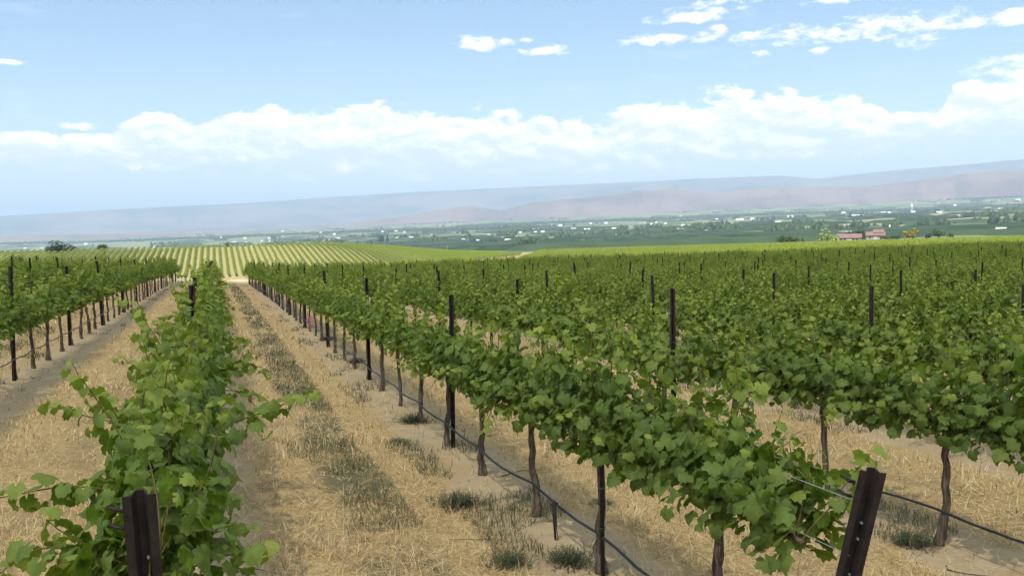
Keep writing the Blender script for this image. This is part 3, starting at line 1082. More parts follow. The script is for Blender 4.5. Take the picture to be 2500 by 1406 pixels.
def hose_h(ys):
    return 0.30-0.035*np.abs(np.sin((ys-4.0)/VINED*math.pi))
for k in (-2, -1, 0, 1, 2, 3, 4, 5):
    y0 = row_start(k)-0.9 if k != 0 else row_start(k)
    V, F = run_along(k, y0, 60 if k < 4 else 40, hose_h if k >= 0 else (lambda ys: hose_h(ys)+0.10), 0.35, 0.0105, 8, 0.018, 4)
    off = 0.045 if k >= 0 else 0.09
    V[:, 0] += -off if k >= 1 else off
    o = link('drip_hose', mesh('drip_hose', V, F, [M_HOSE if k >= 0 else M_HOSE_DUSTY], True))
    tag(o, '%s drip irrigation hose strung low along %s' % ('black' if k >= 0 else 'dusty grey', row_phrase(k)), 'hose', 'drip hoses')
for k in (-1, 0, 1, 2, 3):
    for hh, nm in ((0.955, 'low cordon'), (1.20, 'upper foliage')):
        ystart = {0: 3.30, 1: 3.02}.get(k, 2.6)
        def wf(ys, hh=hh, ystart=ystart):
            t = np.clip((ys-ystart)/1.4, 0, 1)
            e = min(hh, 1.22)
            return e+(hh-e)*t
        V, F = run_along(k, ystart, 60, wf, 1.0, 0.0016, 5, 0.0, 9)
        o = link('trellis_wire', mesh('trellis_wire', V, F, [M_WIRE], True))
        tag(o, 'thin galvanised %s wire of %s' % (nm, row_phrase(k)), 'wire', 'trellis wires')

# thin training stake, short hose peg and pink flagging tape in the first row on the right
xk = row_x(1)
yk = row_start(1)+VINED-0.06
V, F = tube([(0, 0, -0.1), (0.004, 0.01, 0.8), (0.0, 0.0, 1.15)], 0.016, 8)
st = link('vine_stake', None, None, (xk-0.05, yk, Hs(xk, yk)))
link('rod', mesh('rod', V, F, [M_POST], True), st)
for zz in (0.34, 0.62):
    tv, tf = tube([(0.021*math.cos(a), 0.021*math.sin(a), zz+0.004*a) for a in np.linspace(0, 6.2, 12)], 0.004, 5)
    link('tie', mesh('tie', tv, tf, [M_TIE], True), st)
tag(st, 'thin dark training stake with green ties beside the second vine of the right-hand row', 'stake')
yp = row_start(1)+1.5*VINED+0.05
V, F = tube([(0.0, 0.0, -0.08), (-0.008, 0.015, 0.12), (-0.012, 0.02, 0.30)], [0.014, 0.016, 0.018], 7)
V2, F2 = tube([(-0.035, 0.02, 0.285), (-0.012, 0.02, 0.315), (0.02, 0.02, 0.29)], 0.007, 6)
hp = link('hose_peg', None, None, (xk-0.06, yp, Hs(xk, yp)))
link('peg', mesh('peg', V, F, [M_POST], True), hp)
link('clip', mesh('clip', V2, F2, [M_HOSE], True), hp)
tag(hp, 'short dark peg clipped to the black hose between the second and third vines', 'peg')
yf = row_start(1)+15*VINED
V, F = merge([tube([(0.035*math.cos(a), 0.035*math.sin(a), 0.42+0.02*math.sin(2*a)) for a in np.linspace(0, 6.28, 12)], 0.012, 5),
              (np.array([(-.02, -.04, .42), (.02, -.04, .42), (.03, -.05, .2), (-.01, -.055, .18), (0.0, -.05, .06), (.025, -.05, .05)]), [(0, 1, 2, 3), (3, 2, 5, 4)])])
fl = link('flagging_tape', mesh('flagging_tape', V, F, [M_PINK]), None, (xk, yf, Hs(xk, yf)))
tag(fl, 'bright pink flagging tape tied round a trunk far down the right-hand row', 'tape')
# ----------------------------------------------------------------- straw, stubble and weeds on the aisles
def blade_material(name, stops):
    m, g = material(name)
    t = g.attr('tint')
    c = g.ramp(t, stops)
    p = g.node('ShaderNodeBsdfPrincipled', {'Base Color': c, 'Roughness': 0.75, 'Specular IOR Level': 0.2})
    tr = g.node('ShaderNodeBsdfTranslucent', {'Color': c})
    ms = g.node('ShaderNodeMixShader', {0: 0.2, 1: p.outputs[0], 2: tr.outputs[0]})
    g.node('ShaderNodeOutputMaterial', {'Surface': ms.outputs[0]})
    return m
M_STRAW = blade_material('dry_straw', [(0.0, (0.13, 0.085, 0.045)), (0.18, (0.31, 0.19, 0.085)), (0.42, (0.63, 0.43, 0.185)), (0.72, (0.78, 0.60, 0.30)), (1.0, (0.85, 0.71, 0.43))])
M_WEED = blade_material('grey_green_weed', [(0.0, (0.055, 0.068, 0.03)), (0.45, (0.10, 0.112, 0.05)), (0.75, (0.16, 0.155, 0.075)), (1.0, (0.36, 0.30, 0.15))])

def blades(base, az, pitch, length, width, bend):
    n = len(base)
    d = np.column_stack([np.cos(az), np.sin(az), np.zeros(n)])
    s = np.column_stack([-np.sin(az), np.cos(az), np.zeros(n)])
    up = np.array([0, 0, 1.0])
    p1 = base + (length*0.5)[:, None]*(np.cos(pitch)[:, None]*d+np.sin(pitch)[:, None]*up)
    p2 = p1 + (length*0.5)[:, None]*(np.cos(pitch-bend)[:, None]*d+np.sin(pitch-bend)[:, None]*up)
    w = width[:, None]*0.5*s
    V = np.stack([base-w, base+w, p1-w*0.85, p1+w*0.85, p2-w*0.25, p2+w*0.25], 1).reshape(-1, 3)
    o = 6*np.arange(n)[:, None]
    F = np.concatenate([o+np.array([0, 1, 3, 2]), o+np.array([2, 3, 5, 4])], 0)
    return V, np.ascontiguousarray(F)

def aisle_s(x):
    return np.mod(x-ROW0, ROWD)

def scatter_ground(n, r0, r1, rng):
    a = YAW+np.radians(rng.uniform(-36, 36, n))
    r = np.exp(rng.uniform(math.log(r0), math.log(r1), n))
    return r*np.sin(a), r*np.cos(a), r

def build_straw():
    rng = np.random.default_rng(11)
    x, y, r = scatter_ground(300000, 1.9, 55, rng)
    n1 = fbm2(x, y, 21, 4, 1.1); n2 = fbm2(x, y, 22, 4, 4.0)
    s = aisle_s(x+0.12*n1)
    row = np.minimum(s, ROWD-s)
    weed = (np.abs(s-1.42+0.07*n2) < 0.33+0.10*n1) & (fbm2(x*1.2, y*0.45, 23, 4, 1.3) > -0.30) & (y > 7.2+0.8*n1)
    dirt = (row < 0.50+0.12*n2) & (n1+0.6*n2 > -0.5)
    keep = np.where(dirt, rng.random(len(x)) < 0.10, np.where(weed, rng.random(len(x)) < 0.6, True))
    keep &= (y < y_end(x)) & (y > 0.3)
    # thinly covered patches
    keep &= rng.random(len(x)) < np.clip(0.75+0.5*n2, 0.25, 1)
    x, y, r, n1, n2, s = [v[keep] for v in (x, y, r, n1, n2, s)]
    n = len(x)
    stand = rng.random(n) < np.clip(0.28+0.30*n1, 0.05, 0.65)
    pitch = np.where(stand, rng.uniform(0.7, 1.45, n), rng.uniform(-0.03, 0.38, n))
    length = np.where(stand, rng.uniform(0.04, 0.16, n), rng.uniform(0.06, 0.26, n))*(0.8+0.3*n2.clip(-1, 1))
    width = np.maximum(0.0030, 0.00055*r)*rng.uniform(0.7, 1.3, n)
    z = H(x, y)+rng.uniform(0.0, 0.022, n)
    V, F = blades(np.column_stack([x, y, z]), rng.uniform(0, 2*math.pi, n), pitch, length, width, rng.uniform(-0.2, 0.7, n))
    tint = np.clip(rng.normal(0.56, 0.25, n)+0.12*n1, 0, 1)
    tint[rng.random(n) < 0.06] *= 0.2
    me = mesh('straw', V, F, [M_STRAW], False, {'tint': np.repeat(tint, 6)})
    tag(link('straw', me), 'dry mown straw littering the aisles between the vine rows', kind='stuff')
    # grey green weeds growing in the middle of the aisles and beside the rows
    x, y, r = scatter_ground(380000, 3.0, 75, rng)
    n1 = fbm2(x, y, 21, 4, 1.1); n2 = fbm2(x, y, 22, 4, 4.0)
    s = aisle_s(x+0.12*n1)
    row = np.minimum(s, ROWD-s)
    mid = (np.abs(s-1.42+0.07*n2) < 0.33+0.10*n1) & (fbm2(x*1.2, y*0.45, 23, 4, 1.3) > -0.30) & (y > 7.2+0.8*n1)
    side = (np.abs(s-2.28+0.10*n2) < 0.20) & (fbm2(x, y*0.7, 25, 4, 1.6) > 0.22) & (y > 6)
    side |= (row < 0.35) & (fbm2(x, y, 27, 4, 2.2) > 0.55)
    stray = rng.random(len(x)) < 0.015
    mid &= (np.abs(x-1.1) < 1.4) | (fbm2(x*0.6, y*0.3, 29, 3, 1.3) > 0.35)
    mid &= rng.random(len(x)) < np.clip(0.85+0.7*n2, 0.15, 1)
    keep = (mid | side | stray) & (y < y_end(x)) & (y > 0.3)
    x, y, r, n2 = [v[keep] for v in (x, y, r, n2)]
    n = len(x)
    length = rng.uniform(0.035, 0.125, n)*(1+0.35*n2.clip(-1, 1))
    V, F = blades(np.column_stack([x, y, H(x, y)-0.004]), rng.uniform(0, 2*math.pi, n), rng.uniform(0.6, 1.5, n), length,
                  np.maximum(0.0028, 0.00055*r)*rng.uniform(0.7, 1.4, n), rng.uniform(0, 0.7, n))
    tint = np.clip(rng.normal(0.50, 0.27, n), 0, 1)
    tag(link('weeds', mesh('weeds', V, F, [M_WEED], False, {'tint': np.repeat(tint, 6)})), 'low grey green weeds running down the middle of the aisles', kind='stuff')
build_straw()

def clump_mesh(seed, n=420):
    rng = np.random.default_rng(seed)
    a = rng.uniform(0, 6.28, n); rr = np.abs(rng.normal(0, 0.42, n))
    b = np.column_stack([rr*np.cos(a), rr*np.sin(a), np.zeros(n)])
    L = rng.uniform(0.25, 0.75, n)*(1.1-0.5*np.clip(rr, 0, 1))
    V, F = blades(b, a+rng.normal(0, 0.6, n), rng.uniform(0.7, 1.5, n), L, np.full(n, 0.018), rng.uniform(0, 0.8, n))
    # side leaflets
    t = rng.uniform(0.3, 0.9, n*2); k = rng.integers(0, n, n*2)
    p = b[k]+np.column_stack([np.cos(a[k])*0.3*L[k]*t, np.sin(a[k])*0.3*L[k]*t, L[k]*t*0.9])
    V2, F2 = blades(p, rng.uniform(0, 6.28, 2*n), rng.uniform(-0.2, 1.0, 2*n), rng.uniform(0.06, 0.16, 2*n), np.full(2*n, 0.022), rng.uniform(-.3, .6, 2*n))
    tint = np.concatenate([np.repeat(np.clip(rng.normal(0.28, 0.2, n), 0, 1), 6), np.repeat(np.clip(rng.normal(0.3, 0.2, 2*n), 0, 1), 6)])
    return mesh('weed_clump', np.concatenate([V, V2]), np.concatenate([F, F2+len(V)]), [M_WEED], False, {'tint': tint})
clumps = [clump_mesh(31), clump_mesh(32), clump_mesh(33)]
CLUMPS = [(1120, 1235, 0.34, 'bushy green weed on the bare soil left of the short hose peg'),
          (1395, 1375, 0.30, 'low green weed at the foot of the hose peg'),
          (1010, 1030, 0.36, 'wide tuft of green weeds around a trunk before the thick post'),
          (975, 1085, 0.24, 'small pale weed tuft on the sandy strip by the thick post'),
          (1240, 1380, 0.26, 'sprawling weed at the edge of straw and bare soil near the frame bottom'),
          (870, 885, 0.32, 'weed tuft beside the second line post down the right-hand row'),
          (1470, 1230, 0.16, 'little green weed in the straw behind the right-hand row'),
          (800, 830, 0.35, 'weed tuft beside the third line post down the right-hand row'),
          (2230, 1330, 0.28, 'thin grey weed beyond the leaning end post')]
for q, (cx, cy, s, lab) in enumerate(CLUMPS):
    P_, rr_ = ground_hit(cx, cy)
    o = link('weed_clump', clumps[q % 3], None, P_-np.array([0, 0, 0.01]), q*1.3)
    s *= 0.72; o.scale = (s*1.25, s*1.25, s*0.8)
    tag(o, lab, 'weed', 'weed tufts')
def twig_mesh(seed):
    rg = np.random.default_rng(seed)
    p = np.array([0, 0, 0.008]); d = np.array([1.0, 0, 0]); pl = [p]
    for _ in range(7):
        d = norm(d+rg.normal(0, 0.25, 3)*np.array([1, 1, 0.25])); p = p+d*0.05; p[2] = max(p[2], 0.006); pl.append(p.copy())
    return mesh('twig', *tube(pl, np.linspace(0.005, 0.002, 8), 5), [M_BARK], True)
twigs = [twig_mesh(i) for i in range(3)]
for q, (cx, cy, s, lab) in enumerate([(1225, 1165, 1.3, 'dry pruned cane lying by the trunk past the short peg'), (1200, 1320, 1.0, 'thin dead twig on the sandy strip at the bottom'),
                                      (2310, 1385, 1.3, 'pale dead cane on the soil beyond the leaning post'), (560, 1398, 1.0, 'dead cane on the straw beside the centre row foliage')]):
    P_, _r2 = ground_hit(cx, cy)
    o = link('twig', twigs[q % 3], None, P_, q*1.9+0.4); o.scale = (s, s, s)
    tag(o, lab, 'twig', 'fallen canes')
# ----------------------------------------------------------------- the valley: roads, trees, buildings
def tree_leaf_material(name, dark, lite):
    m, g = material(name)
    t = g.attr('tint')
    rnd = E(g, g.node('ShaderNodeObjectInfo').outputs['Random'])
    c = g.mix(t, dark, lite)
    c = g.mix(rnd*0.25, c, tuple(v*1.4 for v in dark))
    p = g.node('ShaderNodeBsdfPrincipled', {'Base Color': c, 'Roughness': 0.7, 'Specular IOR Level': 0.2})
    tr = g.node('ShaderNodeBsdfTranslucent', {'Color': c})
    ms = g.node('ShaderNodeMixShader', {0: 0.3, 1: p.outputs[0], 2: tr.outputs[0]})
    g.node('ShaderNodeOutputMaterial', {'Surface': ms.outputs[0]})
    return m
M_TREE = {'dark': tree_leaf_material('dark_foliage', (0.020, 0.038, 0.018), (0.055, 0.085, 0.035)),
          'mid': tree_leaf_material('mid_foliage', (0.035, 0.06, 0.022), (0.085, 0.125, 0.045)),
          'pale': tree_leaf_material('willow_foliage', (0.12, 0.17, 0.05), (0.26, 0.33, 0.11)),
          'yellow': tree_leaf_material('golden_foliage', (0.15, 0.125, 0.02), (0.32, 0.27, 0.055)),
          'purple': tree_leaf_material('purple_foliage', (0.025, 0.03, 0.03), (0.05, 0.055, 0.05))}

def crown_mesh(seed, shape, mat, n=620):
    """unit crown: radius 1, height 1..; many small leaf faces in uneven lobes"""
    rg = np.random.default_rng(seed)
    if shape == 'pine':
        t = rg.uniform(0, 1, n)**0.8
        a = rg.uniform(0, 6.28, n); rr = (1-t)*0.8*np.sqrt(rg.uniform(0.2, 1, n))*(0.75+0.25*np.sin(t*40+a*2))
        P_ = np.column_stack([rr*np.cos(a), rr*np.sin(a), 0.2+2.6*t])
    else:
        L = 9
        c = rg.normal(0, 0.42, (L, 3))*np.array([1, 1, 0.45])+np.array([0, 0, 0.75])
        rad = rg.uniform(0.35, 0.6, L)
        k = rg.integers(0, L, n)
        d = rg.normal(0, 1, (n, 3)); d /= np.linalg.norm(d, axis=1)[:, None]
        P_ = c[k]+d*(rad[k]*rg.uniform(0.45, 1.05, n)**0.6)[:, None]
        if shape == 'bush': P_[:, 2] = P_[:, 2]*0.75
        P_[:, 2] = np.maximum(P_[:, 2], 0.08)
    sz = rg.uniform(0.07, 0.16, n)
    nrm = rg.normal(0, 1, (n, 3)); nrm[:, 2] = np.abs(nrm[:, 2]); nrm /= np.linalg.norm(nrm, axis=1)[:, None]
    u = np.cross(nrm, rg.normal(0, 1, (n, 3))); u /= np.linalg.norm(u, axis=1)[:, None]
    v = np.cross(nrm, u)
    V = np.stack([P_+u*sz[:, None], P_+v*(0.6*sz)[:, None]+nrm*(0.2*sz)[:, None], P_-u*sz[:, None], P_-v*(0.6*sz)[:, None]+nrm*(0.2*sz)[:, None]], 1).reshape(-1, 3)
    F = 4*np.arange(n)[:, None]+np.arange(4)[None]
    return mesh('crown', V, np.ascontiguousarray(F), [mat], False, {'tint': np.repeat(rg.uniform(0, 1, n), 4)})
CROWNS = {}
for sh in ('round', 'bush', 'pine'):
    for mk in M_TREE:
        if sh != 'round' and mk in ('yellow', 'purple'): continue
        CROWNS[sh, mk] = [crown_mesh(hash_ + len(sh)*7+len(mk), sh, M_TREE[mk]) for hash_ in (11, 23)]
_tv, _tf = merge([tube([(0, 0, -0.1), (0.02, 0.01, 0.4), (0.0, 0.03, 0.8)], [0.09, 0.07, 0.04], 7),
                  tube([(0, 0, 0.35), (0.2, 0.1, 0.75)], [0.045, 0.02], 5), tube([(0, 0, 0.4), (-0.2, -0.05, 0.8)], [0.045, 0.02], 5)])
TRUNK_FAR = mesh('trunk', _tv, _tf, [M_BARK], True)

def far_tree(P_, w, h, shape, mk, label, name='tree', group='trees beyond the vineyard', seed=0):
    o = link(name, None, None, (P_[0], P_[1], P_[2]-0.1), seed*1.7)
    tr = link('trunk', TRUNK_FAR, o)
    tr.scale = (w*0.35, w*0.35, h*0.8)
    c = link('crown', CROWNS[shape, mk][seed % 2], o)
    sz = {'round': 1.35, 'bush': 1.05, 'pine': 2.85}[shape]
    c.scale = (w/2/0.95, w/2/0.95, h/sz)
    tag(o, label, 'bush' if shape == 'bush' else 'tree', group)
    return o

# trees that can be told apart: pixel column, range in metres, width px, height px, shape, colour, label
TREES = [(1927, 505, 54, 22, 'bush', 'mid', 'broad grey green bush left of the pale willow'),
         (2015, 500, 47, 26, 'round', 'pale', 'pale willow-like tree left of the red-roofed house'),
         (2078, 590, 30, 22, 'round', 'dark', 'dark tree rising behind the long red roof'),
         (2100, 585, 26, 24, 'round', 'dark', 'dark tree between the two red roofs'),
         (2163, 520, 24, 14, 'bush', 'mid', 'bush at the right end of the second red-roofed house'),
         (2186, 525, 18, 13, 'bush', 'dark', 'small dark bush right of the second red-roofed house'),
         (2227, 540, 32, 22, 'round', 'yellow', 'golden yellow tree standing alone'),
         (2267, 560, 15, 13, 'round', 'purple', 'small round purple-grey tree right of the yellow tree'),
         (2291, 570, 24, 19, 'round', 'mid', 'grey green tree right of the purple one'),
         (2322, 580, 13, 10, 'round', 'mid', 'rightmost small tree beyond the sunlit rows'),
         (2025, 900, 13, 15, 'pine', 'dark', 'dark conifer by the small house above the willow'),
         (2051, 950, 10, 18, 'pine', 'dark', 'pointed dark conifer right of the small house'),
         (1450, 640, 20, 12, 'bush', 'dark', 'round dark bush just past the field edge at centre'),
         (1425, 800, 16, 12, 'round', 'pale', 'light green tree above the round dark bush'),
         (1457, 850, 6, 12, 'pine', 'dark', 'narrow conifer left of the dark tree pair'),
         (1476, 840, 15, 13, 'round', 'dark', 'dark tree right of the narrow conifer'),
         (1297, 640, 32, 20, 'round', 'mid', 'large green tree past the field beside farm sheds'),
         (1262, 650, 24, 16, 'bush', 'mid', 'green bush left of the large tree by the sheds'),
         (1530, 800, 18, 8, 'bush', 'dark', 'low dark bush along the orchard edge'),
         (1735, 1500, 34, 16, 'round', 'dark', 'wide dark grove above the long white shed'),
         (1686, 1300, 7, 9, 'round', 'dark', 'small dark tree left of the long white shed'),
         (147, 480, 52, 20, 'round', 'dark', 'broad dark tree at the far left field edge'),
         (250, 490, 24, 15, 'round', 'dark', 'small dark tree right of the broad far left tree'),
         (551, 500, 12, 9, 'round', 'dark', 'little dark tree at the top of the striped block'),
         (1108, 900, 16, 10, 'round', 'dark', 'dark tree right of the tall utility pole'),
         (1122, 910, 14, 11, 'round', 'mid', 'tree beside the pole and the white shed'),
         (930, 2000, 16, 20, 'round', 'dark', 'tall dark trees below the white house at left centre'),
         (945, 2000, 14, 18, 'pine', 'dark', 'poplar-like dark tree at left centre'),
         (830, 2200, 24, 11, 'round', 'dark', 'dark grove left of the bare farmyard'),
         (865, 1700, 18, 9, 'round', 'mid', 'grove above the striped block')]
for q, (cx, r, w, h, sh, mk, lab) in enumerate(TREES):
    far_tree(at_range(cx, r), w*r/FPX, h*r/FPX, sh, mk, lab, 'bush' if sh == 'bush' else ('conifer' if sh == 'pine' else 'tree'), seed=q)

# ------------------------------------------------ buildings
M_WHITE = plain('white_metal_roof', (0.58, 0.59, 0.60), 0.5, 0.3, 0.08, 0.2)
M_WALL = plain('pale_stucco', (0.24, 0.21, 0.18), 0.9, 0.1, 0.12, 0.3)
M_WALLW = plain('white_siding', (0.50, 0.50, 0.49), 0.8, 0.2, 0.1, 0.3)
M_RED = plain('red_tile_roof', (0.125, 0.077, 0.069), 0.8, 0.15, 0.2, 0.8)
M_GREYROOF = plain('grey_roof', (0.30, 0.29, 0.28), 0.8, 0.2, 0.15, 0.3)
M_GLASS = plain('dark_window_glass', (0.03, 0.04, 0.05), 0.15, 0.6, 0.2, 1.0)
M_WOODPOLE = plain('weathered_pole', (0.20, 0.17, 0.14), 0.9, 0.1, 0.2, 1.0)
M_TAN = plain('gravel_road', (0.44, 0.38, 0.29), 0.95, 0.1, 0.15, 0.05)

def gable(w, d, h, rise, over=0.4):
    """walls with gables, and a roof shell lying on them; ridge along X"""
    V = np.array([(-w/2, -d/2, -1), (w/2, -d/2, -1), (w/2, d/2, -1), (-w/2, d/2, -1), (-w/2, -d/2, h), (w/2, -d/2, h), (w/2, d/2, h), (-w/2, d/2, h),
                  (-w/2, 0, h+rise), (w/2, 0, h+rise)])
    F = [(0, 1, 5, 4), (1, 2, 6, 9, 5), (2, 3, 7, 6), (3, 0, 4, 8, 7)]
    a, b = w/2+over, d/2+over
    k = rise/(d/2)*over
    t = 0.18
    R = np.array([(-a, -b, h-k), (a, -b, h-k), (a, 0, h+rise), (-a, 0, h+rise), (a, b, h-k), (-a, b, h-k),
                  (-a, -b, h-k+t), (a, -b, h-k+t), (a, 0, h+rise+t), (-a, 0, h+rise+t), (a, b, h-k+t), (-a, b, h-k+t)])
    RF = [(6, 7, 8, 9), (9, 8, 10, 11), (0, 3, 2, 1), (3, 5, 4, 2), (0, 1, 7, 6), (5, 11, 10, 4), (1, 2, 8, 7), (2, 4, 10, 8), (0, 6, 9, 3), (3, 9, 11, 5)]
    return (V, F), (R, RF)

def building(name, label, P_, w, d, h, rise, wallm, roofm, rotz, cat='building', group=None, windows=0, door=False):
    (V, F), (R, RF) = gable(w, d, h, rise)
    o = link(name, None, None, P_, rotz)
    link('wall', mesh('wall', V, F, [wallm]), o)
    link('roof', mesh('roof', R, RF, [roofm]), o)
    for k in range(windows):
        xx = -w/2+(k+1)*w/(windows+1)
        link('window', mesh('window', *box(xx-0.6, xx+0.6, -d/2-0.05, -d/2+0.02, h*0.35, h*0.75), [M_GLASS]), o)
    if door:
        link('door', mesh('door', *box(-w*0.12, w*0.12, -d/2-0.06, -d/2+0.02, 0, h*0.8), [M_GREYROOF]), o)
    tag(o, label, cat, group)
    return o

FACE = -YAW            # long front towards the camera
def px_m(px_, r): return px_*r/FPX
p = at_range(2073, 545)
building('red_roofed_house', 'long low house with red tiled roof left of the larger red-roofed one', p+np.array([0, 0, 0.4]), px_m(52, 545), 8.0, 2.2, 2.0, M_WALL, M_RED, FACE-math.radians(21), 'house', 'red-roofed houses', 5, True)
p = at_range(2138, 560)
building('red_roofed_house', 'larger house with stepped red tiled roofs and an upper storey', p+np.array([0, 0, 0.6]), px_m(38, 560), 9.0, 2.6, 2.0, M_WALL, M_RED, FACE-math.radians(24), 'house', 'red-roofed houses', 4, True)
hs = [o for o in bpy.data.objects if o.name.startswith('red_roofed_house')][-1]
(V, F), (R, RF) = gable(px_m(20, 560), 6.0, 4.3, 1.5)
uw = link('upper_wall', mesh('upper_wall', V, F, [M_WALL]), hs, (px_m(6, 560), 1.2, 0)); link('upper_roof', mesh('upper_roof', R, RF, [M_RED]), hs, (px_m(6, 560), 1.2, 0))
link('upper_window', mesh('upper_window', *box(-0.8, 0.8, -3.06, -2.94, 3.0, 4.0), [M_GLASS]), uw)
p = at_range(2062, 760)
building('shed', 'open-fronted shed with flat white roof above the red house', p, px_m(27, 760), 7, 3.4, 0.7, M_GREYROOF, M_WHITE, FACE-0.35, 'shed', None, 3)

# farm buildings scattered over the valley floor: column, row, width in pixels, roof kind
FARM = [(2093, 529, 25, 0), (1900, 545, 14, 0), (1929, 531, 12, 0), (1881, 537, 12, 2), (2292, 521, 11, 0), (2344, 530, 16, 1), (2445, 570, 19, 1), (2156, 522, 10, 2),
        (2171, 522, 6, 0), (2059, 522, 8, 2), (2484, 491, 10, 0), (2380, 484, 12, 1), (2400, 482, 14, 0), (2420, 483, 12, 1), (2276, 488, 7, 0), (2003, 498, 4, 0), (2014, 553, 13, 2),
        (1950, 541, 9, 1), (2120, 488, 5, 0), (2410, 511, 12, 1), (2440, 513, 9, 2), (2230, 520, 7, 0), (1231, 584, 15, 0), (1240, 590, 15, 0), (1429, 562, 5, 0), (1438, 562, 4, 0),
        (1499, 560, 10, 0), (1715, 569, 22, 0), (1654, 564, 6, 0), (1665, 563, 4, 2), (1574, 547, 7, 1), (1564, 548, 5, 1), (1590, 550, 4, 0), (1603, 546, 4, 0), (1625, 548, 7, 2),
        (1668, 552, 8, 0), (1699, 554, 8, 2), (1806, 538, 18, 0), (1837, 537, 9, 2), (1368, 553, 9, 0), (1400, 561, 12, 2), (1325, 568, 8, 0), (1243, 572, 9, 1), (1270, 570, 5, 0),
        (1307, 569, 7, 0), (1480, 547, 8, 2), (1442, 548, 5, 0), (1548, 518, 4, 0), (1663, 531, 12, 2), (1344, 587, 12, 1), (785, 571, 10, 0), (748, 598, 5, 0), (642, 600, 7, 0),
        (638, 591, 5, 0), (657, 591, 3, 0), (656, 584, 7, 2), (691, 568, 7, 0), (718, 564, 8, 1), (734, 570, 5, 0), (748, 571, 4, 0), (739, 555, 7, 0), (816, 574, 6, 0), (824, 584, 11, 2),
        (860, 566, 5, 0), (866, 565, 6, 0), (934, 568, 6, 0), (967, 567, 7, 0), (987, 569, 4, 0), (967, 584, 8, 1), (1003, 582, 9, 2), (1054, 576, 8, 1), (1073, 543, 9, 0),
        (1138, 591, 16, 0), (1130, 588, 7, 2), (1164, 591, 4, 0), (1193, 576, 6, 0), (1189, 560, 5, 1), (1140, 578, 7, 0), (1120, 561, 9, 2), (58, 610, 6, 0), (208, 598, 7, 0),
        (539, 583, 4, 0), (570, 594, 13, 0), (597, 584, 6, 0), (331, 558, 9, 0), (384, 558, 4, 0), (374, 606, 4, 0), (99, 609, 5, 2), (460, 575, 6, 1), (690, 580, 8, 1), (1540, 556, 9, 1),
        (1610, 553, 8, 1), (1580, 553, 6, 0), (1780, 545, 8, 1), (1750, 538, 6, 0), (2190, 515, 6, 1), (2330, 505, 7, 0), (2290, 498, 6, 1)]
ROOFS = [M_WHITE, M_GREYROOF, M_WALLW]
KIND = ['white-roofed farm shed', 'grey-roofed farm building', 'small pale farmhouse']
def where_words(cx, cy, r):
    side = ['far left', 'left', 'centre', 'right', 'far right'][min(4, int(cx/500))]
    return side, ('near slope' if r < 1500 else 'middle valley' if r < 4500 else 'far valley')
seen = {}
for q, (cx, cy, w, rk) in enumerate(FARM):
    P_, r = ground_hit(cx, cy, 620)
    r = min(r, 9000)
    P_ = at_range(cx, r)
    side, depth = where_words(cx, cy, r)
    W = max(px_m(w, r), 6)
    hgt = min(max(px_m(3.0, r), 3.0), 9.0)
    key = (KIND[rk], side, depth)
    seen[key] = seen.get(key, 0)+1
    lab = '%s %s on the %s floor, %s of the picture' % (ordinal(seen[key]), KIND[rk], depth, side)
    building('farm_building', lab, P_, W, max(0.45*W, 5), hgt, hgt*0.35, M_WALLW if rk != 1 else M_WALL, ROOFS[rk], FACE-math.radians((cx-1250)/45)+random.uniform(-0.4, 0.4), 'building',
             'farm buildings of the valley')

# water tower on legs
P_, r = ground_hit(2226, 521, 620)
V, F = merge([tube([(0, 0, 16), (0, 0, 17), (0, 0, 27), (0, 0, 29)], [1.5, 3.2, 3.2, 0.6], 12)])
o = link('water_tower', None, None, P_)
link('tank', mesh('tank', V, F, [M_WHITE], True), o)
for a in range(4):
    x_, y_ = 2.6*math.cos(a*1.571+0.4), 2.6*math.sin(a*1.571+0.4)
    link('leg', mesh('leg', *tube([(x_*1.2, y_*1.2, -1), (x_, y_, 17.2)], 0.45, 6), [M_WHITE]), o)
tag(o, 'tall white water tower over the distant tree belt', 'tower')

# utility poles
for (cx, r, hpx, lab) in [(487, 800, 38, 'tall utility pole beyond the striped block'), (1091, 760, 16, 'utility pole left of the dark tree pair'),
                          (1641, 700, 14, 'utility pole past the field edge right of centre'), (2133, 720, 13, 'utility pole between the two red-roofed houses'),
                          (1808, 640, 9, 'small pole at the crest of the field'), (2235, 900, 10, 'pole beside the curving track')]:
    h = px_m(hpx, r)
    o = link('utility_pole', None, None, at_range(cx, r))
    link('pole', mesh('pole', *tube([(0, 0, -1), (0, 0, h)], [0.2, 0.14], 8), [M_WOODPOLE], True), o)
    link('crossarm', mesh('crossarm', *box(-1.3, 1.3, -0.08, 0.08, h*0.9, h*0.9+0.2), [M_WOODPOLE]), o, None, FACE+0.4)
    tag(o, lab, 'pole', 'utility poles')

# tracks and roads draped on the land
def ribbon(name, label, pix, width):
    pts = []
    for (a, b), (c, d) in zip(pix[:-1], pix[1:]):
        for t in np.linspace(0, 1, 14, endpoint=False):
            P_, r = ground_hit(a+(c-a)*t, b+(d-b)*t, 600); pts.append(P_)
    pts = np.array(pts)
    for _ in range(3):
        pts[1:-1] = (pts[:-2]+2*pts[1:-1]+pts[2:])/4
    tan = np.gradient(pts[:, :2], axis=0); tan /= np.linalg.norm(tan, axis=1)[:, None]+1e-9
    s = np.column_stack([-tan[:, 1], tan[:, 0]])*width/2
    L = pts[:, :2]+s; R_ = pts[:, :2]-s
    V = np.concatenate([np.column_stack([L, H(L[:, 0], L[:, 1])+0.5]), np.column_stack([R_, H(R_[:, 0], R_[:, 1])+0.5])])
    n = len(pts)
    F = [(i, i+1, n+i+1, n+i) for i in range(n-1)]
    tag(link(name, mesh(name, V, F, [M_TAN])), label, kind='structure')
